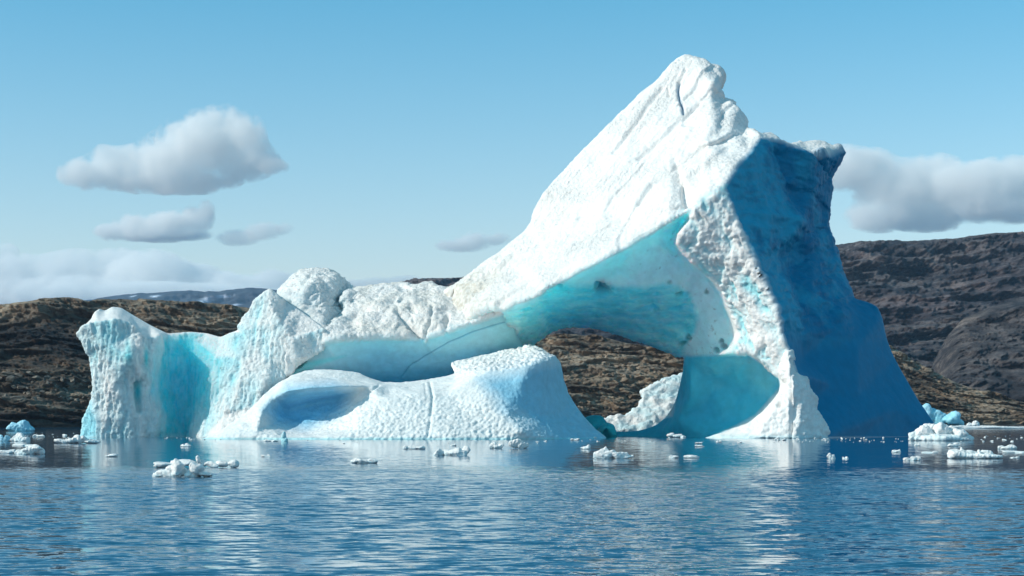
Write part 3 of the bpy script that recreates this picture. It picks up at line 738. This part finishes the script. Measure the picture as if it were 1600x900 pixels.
hill("distant_mountains", [(100,476,8000),(150,471,8000),(185,464,8000),(220,460.5,8000),(260,459,8000),(300,456,8000),(325,459,8000),(345,458,8000),(375,454,8000),(400,453,8000),(440,457,8000),(520,452,8000),(560,456,8000),(620,462,8000)],
     [(100,650,6500),(620,650,6500)], 100, 620, 1.5, 110, 400, mount_disp, M_MOUNT)

# boulders of the rockfall at the foot of the left cliff
rnd = random.Random(5)
def boulder_mesh(seed, sub=2):
    bm = bmesh.new(); bmesh.ops.create_icosphere(bm, subdivisions=sub, radius=1)
    r = random.Random(seed)
    pl = [(Vector((r.uniform(-1, 1), r.uniform(-1, 1), r.uniform(-1, 1))).normalized(), r.uniform(.3, .7)) for _ in range(11)]
    for v in bm.verts:
        for nn, d in pl:
            k = v.co.dot(nn) - d
            if k > 0: v.co -= nn * k
        v.co *= 1 + .10 * mnoise.noise(v.co * 2.3 + Vector((seed, 0, 0)))
    me = bpy.data.meshes.new("boulder"); bm.to_mesh(me); bm.free()
    set_col(me, "rock", np.ones((len(me.vertices), 3)))
    return me
M_BOULDER = rock_material("boulder_rock", (.045, .042, .044), (.15, .13, .11), (.36, .31, .25), .5, .6, .3, (1, 1, 1.3))
bms = [boulder_mesh(s, 3) for s in range(6)]
for b_ in bms: b_.materials.append(M_BOULDER)
spx, spy = proj(shore_v)
def on_shore(px, py):
    k = np.argmin((spx - px) ** 2 + (spy - py) ** 2); return shore_v[k]
B = [(19,592,15,7,"pale tan slab-like boulder, leftmost of the big ones in the cliff's rockfall"),(108,600,15,8,"big grey boulder right of the middle of the left cliff's rockfall"),(22,622,16,5,"flat grey boulder lying lowest in the left cliff's rockfall"),
     (47,583,10,5,"light boulder at the top of the rockfall under the left cliff"),(73,592,9,6,"pale broken boulder in the centre of the left cliff's rockfall")]
for px_, py_, w_, h_, lb in B:
    p = on_shore(px_, py_); s = p[1] / F
    o = link("boulder", bms[len(lb) % 6]); o.location = p + np.array((0, -1.2, 0)); o.scale = (w_ * s, w_ * s * .8, h_ * s); o.rotation_euler = (rnd.uniform(-.3, .3), rnd.uniform(-.25, .25), rnd.uniform(0, 3))
    tag(o, lb, "boulder", "boulders of the rockfall")
for k in range(110):
    px_ = rnd.uniform(-5, 146); py_ = 583 + rnd.random() ** 1.0 * 48 - (10 if px_ > 60 else 0) * rnd.random(); r = 2.2 + 6 * rnd.random() ** 2.4
    p = on_shore(px_, py_); s = p[1] / F
    o = link("boulder", bms[k % 6]); o.location = p + np.array((0, -.8, 0)); o.scale = (r * s * rnd.uniform(1, 1.7), r * s, r * s * rnd.uniform(.35, .7)); o.rotation_euler = (rnd.uniform(-.5, .5), rnd.uniform(-.5, .5), rnd.uniform(0, 6))
    tag(o, "small grey-brown boulder among the rockfall below the dark left cliff", "boulder", "small boulders of the rockfall")

# ------------------------------------------------------------------ water
def water_material():
    m, nt, lk, b = nodes("fjord_water")
    b.inputs["Base Color"].default_value = (.004, .078, .155, 1)
    b.inputs["Roughness"].default_value = .05; b.inputs["IOR"].default_value = 1.333
    g = N(nt, "ShaderNodeNewGeometry")
    sx = N(nt, "ShaderNodeSeparateXYZ"); lk.new(g.outputs["Position"], sx.inputs[0])
    def noise(scale, st, det, rough=.55, rot=0.0, dist=.3):
        mp = N(nt, "ShaderNodeMapping"); mp.inputs["Scale"].default_value = st; mp.inputs["Rotation"].default_value = (0, 0, rot)
        lk.new(g.outputs["Position"], mp.inputs[0])
        n = N(nt, "ShaderNodeTexNoise", Scale=scale, Detail=det, Roughness=rough, Distortion=dist); lk.new(mp.outputs[0], n.inputs[0]); return n
    def centred(n, amp):                                     # wave slope from a noise field, centred on zero
        s = N(nt, "ShaderNodeVectorMath", operation='SUBTRACT'); lk.new(n.outputs["Color"], s.inputs[0]); s.inputs[1].default_value = (.5, .5, .5)
        k = N(nt, "ShaderNodeVectorMath", operation='MULTIPLY'); lk.new(s.outputs[0], k.inputs[0]); k.inputs[1].default_value = (amp * .8, amp, 0)
        q = N(nt, "ShaderNodeVectorMath", operation='ADD'); lk.new(k.outputs[0], q.inputs[0]); q.inputs[1].default_value = (0, -.055 * amp, 0); return q   # slopes biased to the viewer, so they mirror higher, deeper sky
    a = centred(noise(3.1, (.62, 1, 1), 3, .62, .12), 1.0)
    c = centred(noise(.6, (.6, 1, 1), 2, .5, -.2), .26)
    sm = N(nt, "ShaderNodeVectorMath", operation='ADD'); lk.new(a.outputs[0], sm.inputs[0]); lk.new(c.outputs[0], sm.inputs[1])
    pm = noise(.022, (.35, 1, 1), 3, .55)                    # wind patches
    wob = N(nt, "ShaderNodeMath", operation='MULTIPLY_ADD'); wob.inputs[1].default_value = 90; lk.new(pm.outputs[0], wob.inputs[0])
    sb = N(nt, "ShaderNodeMath", operation='SUBTRACT'); sb.inputs[1].default_value = 45; lk.new(sx.outputs[1], sb.inputs[0]); lk.new(sb.outputs[0], wob.inputs[2])
    mr = N(nt, "ShaderNodeMapRange", interpolation_type='SMOOTHSTEP'); mr.inputs[1].default_value = 66; mr.inputs[2].default_value = 88; mr.inputs[3].default_value = 1; mr.inputs[4].default_value = .12
    lk.new(wob.outputs[0], mr.inputs[0])
    sc = N(nt, "ShaderNodeVectorMath", operation='SCALE'); lk.new(sm.outputs[0], sc.inputs[0]); lk.new(mr.outputs[0], sc.inputs["Scale"])
    ad = N(nt, "ShaderNodeVectorMath", operation='ADD'); lk.new(sc.outputs[0], ad.inputs[0]); ad.inputs[1].default_value = (0, 0, 1)
    nn = N(nt, "ShaderNodeVectorMath", operation='NORMALIZE'); lk.new(ad.outputs[0], nn.inputs[0]); lk.new(nn.outputs[0], b.inputs["Normal"])
    return m
me = mesh_from("water", [(-14000,-40,0),(14000,-40,0),(14000,16000,0),(-14000,16000,0)], [(0,1,2,3)])
tag(link("water", me, water_material()), kind='structure')
# ------------------------------------------------------------------ floating ice
M_BIT = ice_material("floating_ice", rough=.45, bump=.25, scale=5.0)
def bit_mesh(w, h, dpt, lumps, seed, res=52, rough=.14, spikes=0, tone=SNOW, low_tone=PALE, smooth=1):
    """one lump of ice w wide, h high, dpt deep (m), built from overlapping blobs: lumps = [(x, z, rx, rz), ...] in fractions of w and h"""
    r = np.random.RandomState(seed)
    bm = bmesh.new()
    for (lx, lz, rx, rz) in lumps:
        m = bmesh.ops.create_icosphere(bm, subdivisions=2, radius=1)
        yo = r.uniform(-.12, .12) * dpt; ry = rx * dpt * r.uniform(.8, 1.1)
        pl = [(Vector(r.normal(size=3)).normalized(), r.uniform(.3, .7)) for _ in range(10)]
        for v in m['verts']:
            for nn, d in pl:                                 # broken, flat-sided block
                t = v.co.dot(nn) - d
                if t > 0: v.co -= nn * t
            k = 1.3 + .2 * mnoise.noise(v.co * 1.4 + Vector((seed * 3.1 + lx * 9, lz * 7, 0)))
            v.co = Vector((lx * w + v.co.x * rx * w * k, yo + v.co.y * ry * k, lz * h + v.co.z * rz * h * k))
    for s in range(spikes):
        a = r.uniform(-.38, .38); hh = r.uniform(.5, 1.0) * (1 - abs(a)); lean = r.uniform(-.05, .05)
        m = bmesh.ops.create_cone(bm, cap_ends=True, segments=6, radius1=.055 * w, radius2=.012 * w, depth=hh * h * 1.3)
        yo = r.uniform(-.2, .2) * dpt
        for v in m['verts']:
            t = v.co.z / (hh * h * 1.3) + .5
            v.co = Vector((a * w + v.co.x + lean * w * t, yo + v.co.y, v.co.z + hh * h * .35))
    co = [v.co[:] for v in bm.verts]; fs = [[v.index for v in f.verts] for f in bm.faces]; bm.free()
    vox = max(w / res, h / 22)
    v, f = remesh(co, fs, vox, smooth)
    n = normals(v, f); s = h
    q = v / s + seed
    v = v + n * ((fbm(q * 2.2, 4, .6, ridged=True) * rough + fbm(q * 6, 2) * rough * .3) * s)[:, None]
    me = mesh_from("floating_ice", v, f)
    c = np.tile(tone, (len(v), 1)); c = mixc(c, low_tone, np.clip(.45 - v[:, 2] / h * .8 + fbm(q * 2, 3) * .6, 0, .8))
    set_col(me, "ice", c); set_f(me, "relief", 1 + 0 * v[:, 0]); me.materials.append(M_BIT)
    return me
def YW(py): return F * CH / (py - HY)
LUMP = [(0, .25, .42, .45), (-.22, .35, .22, .5), (.18, .45, .22, .5)]
def place(px, py, w, h, label, lumps=LUMP, seed=1, cat="ice chunk", name="ice_chunk", rot=0.0, dpt=None, group=None, **kw):
    Y = YW(py); s = Y / F
    me = bit_mesh(w * s, h * s, (dpt or .6) * w * s, lumps, seed, **kw)
    x, _, _ = W(px, py, Y)
    o = link(name, me, None, None, (x, Y + .3 * w * s * .6, 0)); o.rotation_euler = (0, 0, rot)
    tag(o, label, cat, group)
    return o
DIM = PALE * (.75, .9, 1.0)
place(30, 674, 44, 14, "pale blue lumpy ice chunk under the dark cliff at the far left shore", [(-.3,.4,.2,.5),(-.05,.5,.2,.5),(.15,.6,.2,.5),(.33,.35,.17,.45),(.02,.3,.42,.4)], 2, tone=DIM, low_tone=AQUA)
place(6, 690, 18, 12, "small blue-white ice chunk cut by the left edge of the photo", seed=3, tone=DIM)
place(29, 690, 36, 14, "glassy rounded white ice chunk left of the horned one", [(0,.4,.35,.55),(-.2,.3,.25,.4),(.3,.2,.2,.3)], 4)
place(118, 693, 64, 11, "ragged white ice chunk with a curved horn, at the left foot of the ice wall", [(-.35,.25,.2,.35),(-.1,.5,.18,.5),(.02,.7,.12,.6),(.12,.6,.14,.5),(.32,.25,.22,.3),(-.08,1.1,.03,.5),(-.14,1.35,.03,.25)], 5, rough=.2)
place(60, 683, 22, 5, "low white ice floe behind the glassy chunk near the left shore", seed=6, cat="ice floe", name="ice_floe")
place(101, 682, 9, 4, "tiny white ice floe against the dark water left of the ice wall", seed=7, cat="ice floe", name="ice_floe")
place(38, 697, 46, 4, "thin flat ice floe in front of the glassy chunk at left", [(-.2,.2,.3,.5),(.2,.2,.3,.5)], 8, cat="ice floe", name="ice_floe")
place(10, 709, 30, 8, "low white ice floe at the left edge, beside the taller humped one", [(-.1,.2,.4,.5),(.2,.4,.25,.5)], 9, cat="ice floe", name="ice_floe")
place(46, 710, 42, 15, "humped white ice chunk with blue shade, frontmost at the far left", [(-.28,.25,.25,.35),(.15,.55,.26,.5),(-.02,.4,.25,.4),(.33,.3,.17,.4)], 10)
place(172, 714, 38, 5, "thin pointed ice floe on calm water below the ice wall", [(0,.25,.42,.35),(.12,.5,.22,.5)], 11, cat="ice floe", name="ice_floe")
place(289, 698, 17, 5, "small white ice floe just off the turquoise recess of the wall", seed=12, cat="ice floe", name="ice_floe")
place(268, 731, 68, 12, "smooth tilted ice slab, at left behind the twin-peaked floe", [(-.1,.35,.4,.55),(.15,.5,.3,.5),(-.3,.15,.2,.3)], 13, cat="ice floe", name="ice_floe", rough=.07)
place(335, 731, 66, 13, "lumpy ice floe with a knob on its left end, behind the twin-peaked floe", [(-.42,.85,.07,.5),(-.38,.45,.11,.5),(-.1,.35,.2,.35),(.12,.35,.15,.4),(.38,.4,.14,.5)], 14, cat="ice floe", name="ice_floe", rough=.1)
place(282, 746, 96, 21, "twin-peaked white ice floe floating nearest the viewer at lower left", [(-.42,.15,.12,.22),(-.25,.22,.2,.3),(-.05,.7,.11,.62),(-.12,.35,.16,.45),(.2,.62,.14,.55),(.17,.25,.2,.35),(.38,.15,.17,.22)], 15, cat="ice floe", name="ice_floe", rough=.08, res=70)
place(443, 690, 11, 16, "small upright pale blue ice block at the toe of the white apron", [(0,.5,.4,.5),(.15,.2,.45,.3)], 16, tone=PALE, low_tone=AQUA)
place(417, 690, 36, 4, "line of grey ice rubble beside the small upright block", [(-.3,.2,.2,.5),(0,.3,.2,.5),(.3,.2,.2,.5)], 17, name="ice_rubble", cat="ice rubble")
place(568, 724, 42, 10, "white ice floe with a bigger left lump, alone left of centre", [(-.3,.5,.18,.5),(0,.3,.3,.4),(.3,.4,.2,.45)], 18, cat="ice floe", name="ice_floe", rough=.1)
place(645, 702, 38, 7, "small knobbly white floe in front of the apron's middle", [(-.35,.4,.15,.5),(-.1,.3,.2,.4),(.1,.4,.15,.4),(.33,.3,.18,.4)], 19, cat="ice floe", name="ice_floe")
place(713, 712, 74, 13, "long lumpy white ice floe with a round knob right of its middle", [(-.4,.25,.12,.5),(-.2,.3,.2,.45),(0,.4,.15,.5),(.2,.7,.08,.5),(.12,.3,.2,.45),(.38,.2,.14,.3)], 20, cat="ice floe", name="ice_floe", rough=.1, res=60)
place(415, 714, 18, 4, "faint low ice floe on the pale water left of centre", seed=21, cat="ice floe", name="ice_floe")
place(777, 701, 25, 10, "small lumpy ice chunk left of the double-humped one", seed=22)
place(817, 701, 44, 13, "double-humped white ice chunk off the apron's shaded end", [(-.25,.5,.22,.5),(.05,.35,.25,.4),(.3,.5,.17,.45)], 23)
place(709, 697, 14, 3, "tiny flat ice floe behind the long lumpy one", seed=24, cat="ice floe", name="ice_floe")
place(912, 702, 22, 10, "jagged ring-shaped ice chunk between the double-humped and the domed ones", [(-.35,.5,.13,.5),(-.25,.8,.12,.3),(0,.15,.35,.3),(.35,.35,.13,.5)], 25)
place(957, 717, 58, 19, "big domed white ice chunk in front of the arch opening", [(-.2,.55,.22,.5),(-.32,.3,.18,.4),(.12,.3,.25,.38),(.35,.15,.2,.2),(-.05,.4,.25,.45)], 26, rough=.07, res=60)
place(900, 688, 18, 3, "flat ice floe at the right tip of the apron", seed=27, cat="ice floe", name="ice_floe")
place(925, 685, 22, 3, "flat ice floe at the water's edge below the turquoise lobes", seed=28, cat="ice floe", name="ice_floe")
place(1056, 684, 30, 9, "spiky little ice chunk at the shaded foot inside the arch", [(-.2,.4,.2,.5),(.1,.3,.3,.35),(.35,.15,.18,.25)], 29, spikes=3)
place(1052, 716, 18, 5, "smaller, left one of two low ice floes right of the domed chunk", seed=30, cat="ice floe", name="ice_floe")
place(1079, 716, 27, 6, "wider, right one of two low ice floes right of the domed chunk", [(0,.3,.4,.5),(-.1,.4,.3,.4)], 31, cat="ice floe", name="ice_floe")
place(1092, 693, 16, 2.5, "thin ice floe above its twin, off the white pillar foot", seed=32, cat="ice floe", name="ice_floe")
place(1092, 698, 17, 3, "thin ice floe below its twin, off the white pillar foot", seed=33, cat="ice floe", name="ice_floe")
place(1124, 691, 11, 3, "tiny double ice floe left of the pillar foot's middle", seed=34, cat="ice floe", name="ice_floe")
place(1156, 692, 9, 2.5, "tiny ice floe before the middle of the white pillar foot", seed=35, cat="ice floe", name="ice_floe")
place(1299, 717, 16, 9, "small notched white ice cube-like chunk below the blue face", [(-.25,.45,.22,.5),(.25,.5,.2,.5),(0,.25,.4,.4)], 36)
place(1321, 717, 12, 4, "little flat floe beside the notched ice chunk", seed=37, cat="ice floe", name="ice_floe")
place(1402, 707, 17, 6, "small rounded ice chunk off the right end of the blue face", seed=38)
place(1427, 720, 27, 8, "low bumpy ice chunk left of the big jagged floe", [(-.3,.3,.2,.4),(0,.35,.2,.5),(.25,.4,.18,.5),(0,.2,.4,.3)], 39)
place(1434, 697, 12, 4, "tiny ice floe below the left end of the big rubble heap", seed=40, cat="ice floe", name="ice_floe")
place(1491, 698, 22, 6, "small white ice chunk below the middle of the big rubble heap", seed=41)
place(1454, 708, 31, 4, "long thin ice floe left of the big jagged floe's tips", [(-.2,.2,.3,.5),(.2,.2,.3,.5)], 42, cat="ice floe", name="ice_floe")
place(1514, 717, 96, 19, "big jagged white ice floe with many spikes at lower right", [(-.4,.12,.14,.2),(-.2,.25,.2,.35),(.05,.35,.2,.4),(.25,.35,.15,.4),(.4,.2,.12,.3),(.1,.2,.4,.25)], 43, cat="ice floe", name="ice_floe", spikes=9, res=90, smooth=1)
place(1575, 702, 28, 7, "knobbly ice chunk above the flat floe at the right edge", seed=44)
place(1586, 708, 44, 5, "flat white ice floe running out of the right edge of the photo", [(-.2,.2,.3,.5),(.2,.25,.3,.5)], 45, cat="ice floe", name="ice_floe")
place(1588, 716, 18, 3, "small thin floe right of the big jagged one", seed=46, cat="ice floe", name="ice_floe")
place(1474, 689, 92, 28, "big heap of white ice rubble at the right foot of the blue face", [(-.4,.2,.13,.28),(-.28,.4,.13,.35),(-.18,.6,.1,.38),(-.1,.7,.08,.3),(0,.5,.12,.35),(.1,.35,.12,.3),(.2,.45,.1,.3),(.3,.35,.12,.25),(.4,.2,.13,.22),(0,.2,.45,.25)], 47, cat="ice rubble", name="ice_rubble", rough=.15, res=100, smooth=1)
place(1474, 664.5, 66, 34, "pale blue ice mound on the shore behind the blue face's right end", [(-.3,.55,.2,.45),(-.1,.45,.25,.45),(.15,.3,.25,.35),(.38,.12,.15,.18)], 48, tone=DIM, low_tone=AQUA, rough=.1, name="ice_mound", cat="ice mound")
place(1548, 670, 136, 6, "long white band of packed ice along the right shore", [(-.4,.3,.15,.5),(-.2,.3,.2,.5),(0,.3,.2,.5),(.2,.3,.2,.5),(.4,.3,.15,.5)], 49, name="ice_band", cat="ice band", res=110, dpt=.15)
place(1521, 667, 20, 9, "small ice chunk sticking up from the packed band at right", seed=50)
place(1579, 662.8, 16, 3, "tiny ice floe at the foot of the right shore rocks", seed=51, cat="ice floe", name="ice_floe")
place(155, 670.5, 14, 3.5, "small floe close to the left shore, just left of the ice wall", seed=52, cat="ice floe", name="ice_floe")
# crumbs of brash ice: shared meshes, one object each
crumb = [bit_mesh(1, .32, .7, [(rnd.uniform(-.2,.2),.3,.4,.5),(rnd.uniform(-.3,.3),.4,.25,.6)], 60 + k, res=14) for k in range(6)]
def crumbs(nr, x0, x1, y0, y1, wmin, wmax, label, group):
    for k in range(nr):
        px_, py_ = rnd.uniform(x0, x1), rnd.uniform(y0, y1); w = wmin + (wmax - wmin) * rnd.random() ** 2
        Y = YW(py_); s = Y / F
        o = link("ice_crumb", crumb[k % 6], None, None, W(px_, py_, Y)[:2] + (0,)); q = w * s
        o.scale = (q, q, q * rnd.uniform(.6, 1.1)); o.rotation_euler = (0, 0, rnd.uniform(0, 6.28))
        tag(o, label, "ice crumb", group)
crumbs(26, 1205, 1300, 685, 691.5, 3, 15, "small white ice crumb drifting before the foot of the white and blue pillar", "ice crumbs before the pillar foot")
crumbs(26, 1300, 1430, 685, 692, 2, 9, "small white ice crumb drifting before the deep blue face", "ice crumbs before the blue face")
crumbs(34, 1490, 1610, 680, 692, 2, 10, "small white ice crumb drifting right of the big rubble heap", "ice crumbs by the right edge")
crumbs(22, 0, 125, 676, 688, 2, 9, "small ice crumb on the dark water at the far left", "ice crumbs at the far left")
crumbs(26, 850, 1110, 685.5, 692, 2, 7, "small white ice crumb drifting in front of the arch opening", "ice crumbs before the arch")
crumbs(18, 255, 345, 684.5, 688, 2, 9, "small ice crumb at the foot of the turquoise wall recess", "ice crumbs at the wall foot")
crumbs(18, 470, 860, 688, 694, 2, 7, "small ice crumb along the waterline of the white apron", "ice crumbs along the apron")

# ------------------------------------------------------------------ clouds
def cloud(Y, blobs, label, dens=.02, nscale=.006, thr=.0, depth=.5, seed=0, col=(1, .999, .996)):
    s = Y / F
    cx = sum(b[0] for b in blobs) / len(blobs); cy = sum(b[1] for b in blobs) / len(blobs)
    C0 = Vector(W(cx, cy, Y))
    bm = bmesh.new(); loc = []
    for i, (bx, by, rx, ry) in enumerate(blobs):
        c = Vector(W(bx, by, Y)) - C0; c.y = math.sin(i * 2.4 + seed) * rx * s * .3
        r = Vector((rx * s, rx * s * depth, ry * s)); loc.append((c, r))
        m = bmesh.ops.create_icosphere(bm, subdivisions=2, radius=1.28)
        for v in m['verts']: v.co = Vector((c.x + v.co.x * r.x, c.y + v.co.y * r.y, c.z + v.co.z * r.z))
    co = [v.co[:] for v in bm.verts]; fs = [[v.index for v in f.verts] for f in bm.faces]; bm.free()
    v, f = remesh(co, fs, max(b[3] for b in blobs) * s / 6, 2)
    me = mesh_from("cloud", v, f)
    m = bpy.data.materials.new("cloud_vapour"); m.use_nodes = True; nt, lk = m.node_tree.nodes, m.node_tree.links; nt.clear()
    out = nt.new("ShaderNodeOutputMaterial"); pv = nt.new("ShaderNodeVolumePrincipled"); lk.new(pv.outputs[0], out.inputs["Volume"])
    pv.inputs["Color"].default_value = (*col, 1); pv.inputs["Anisotropy"].default_value = 0
    tc = nt.new("ShaderNodeTexCoord"); acc = None
    nz = N(nt, "ShaderNodeTexNoise", Scale=nscale, Detail=7.0, Roughness=.68); lk.new(tc.outputs["Object"], nz.inputs[0])
    for c, r in loc:
        a = N(nt, "ShaderNodeVectorMath", operation='SUBTRACT'); lk.new(tc.outputs["Object"], a.inputs[0]); a.inputs[1].default_value = c
        d = N(nt, "ShaderNodeVectorMath", operation='DIVIDE'); lk.new(a.outputs[0], d.inputs[0]); d.inputs[1].default_value = r
        l = N(nt, "ShaderNodeVectorMath", operation='LENGTH'); lk.new(d.outputs[0], l.inputs[0])
        k = N(nt, "ShaderNodeMath", operation='SUBTRACT'); k.inputs[0].default_value = 1; lk.new(l.outputs["Value"], k.inputs[1])
        if acc is None: acc = k
        else:
            x = N(nt, "ShaderNodeMath", operation='SMOOTH_MAX'); x.inputs[2].default_value = .25
            lk.new(acc.outputs[0], x.inputs[0]); lk.new(k.outputs[0], x.inputs[1]); acc = x
    ns = N(nt, "ShaderNodeMath", operation='MULTIPLY_ADD'); ns.inputs[1].default_value = 2.6; ns.inputs[2].default_value = -1.3 - thr; lk.new(nz.outputs[0], ns.inputs[0])
    sm = N(nt, "ShaderNodeMath", operation='ADD'); lk.new(acc.outputs[0], sm.inputs[0]); lk.new(ns.outputs[0], sm.inputs[1])
    mr = N(nt, "ShaderNodeMapRange", interpolation_type='SMOOTHSTEP'); mr.inputs[1].default_value = 0; mr.inputs[2].default_value = .5; mr.inputs[3].default_value = 0; mr.inputs[4].default_value = dens
    lk.new(sm.outputs[0], mr.inputs[0]); lk.new(mr.outputs[0], pv.inputs["Density"])
    me.materials.append(m)
    o = link("cloud", me, None, None, C0); tag(o, label, "cloud")
    return o
cloud(10500, [(135,272,42,24),(175,262,45,30),(160,240,14,16),(215,262,55,34),(265,252,58,42),(305,228,52,48),(345,205,50,40),(385,212,30,36),(330,185,26,18),(380,250,50,30),(425,262,30,12),(270,280,90,18)],
      "largest white cloud, heaped up at its right end, above the left hill", dens=.016, thr=-.26)
cloud(10500, [(180,362,32,14),(215,352,35,18),(260,352,40,20),(300,342,30,20),(322,328,14,14),(250,366,70,10)], "middle-sized white cloud just below the largest one at left", dens=.02, thr=-.25, seed=1)
cloud(10500, [(370,370,34,12),(410,362,32,14),(440,358,18,10)], "faint small grey cloud right of the middle-sized one", dens=.012, thr=-.15, seed=2)
cloud(12500, [(-30,430,60,45),(20,440,60,40),(8,392,20,14),(90,445,60,42),(120,420,50,28),(180,425,60,34),(240,430,60,34),(300,445,60,30),(130,460,150,26),(360,448,70,20),(430,440,40,20),(250,470,200,20)],
      "long low white cloud bank lying on the left hill's skyline", dens=.012, thr=-.36, seed=3, nscale=.005)
cloud(10500, [(710,384,36,10),(740,376,32,15),(772,374,24,11)], "small cloud floating left of the big white slope", dens=.016, thr=-.15, seed=4)
cloud(10500, [(1320,265,52,32),(1365,262,40,30),(1300,245,30,16),(1400,295,60,40),(1460,285,70,42),(1520,298,70,38),(1580,290,70,42),(1640,300,60,40),(1370,340,50,22),(1450,335,70,22),(1560,325,70,24)],
      "wide greyish white cloud behind the right shoulder of the berg", dens=.013, thr=-.36, seed=5)
cloud(13500, [(580,442,40,9),(630,438,40,8),(540,446,40,9)], "faint low cloud strip between the snowy dome and the peak", dens=.008, thr=-.15, seed=6)

# ------------------------------------------------------------------ haze
bm = bmesh.new(); bmesh.ops.create_cube(bm, size=1)
for v in bm.verts: v.co = Vector((v.co.x * 13000, 4200 + (v.co.y) * 9600, -4 + (v.co.z + .5) * 760))
me = bpy.data.meshes.new("haze"); bm.to_mesh(me); bm.free()
m = bpy.data.materials.new("thin_haze"); m.use_nodes = True; nt, lk = m.node_tree.nodes, m.node_tree.links; nt.clear()
out = nt.new("ShaderNodeOutputMaterial"); pv = nt.new("ShaderNodeVolumePrincipled"); lk.new(pv.outputs[0], out.inputs["Volume"])
pv.inputs["Color"].default_value = (.45, .72, 1, 1); pv.inputs["Density"].default_value = .000045; pv.inputs["Anisotropy"].default_value = .2
tag(link("haze", me, m), kind='stuff')
SC.cycles.volume_bounces = 16
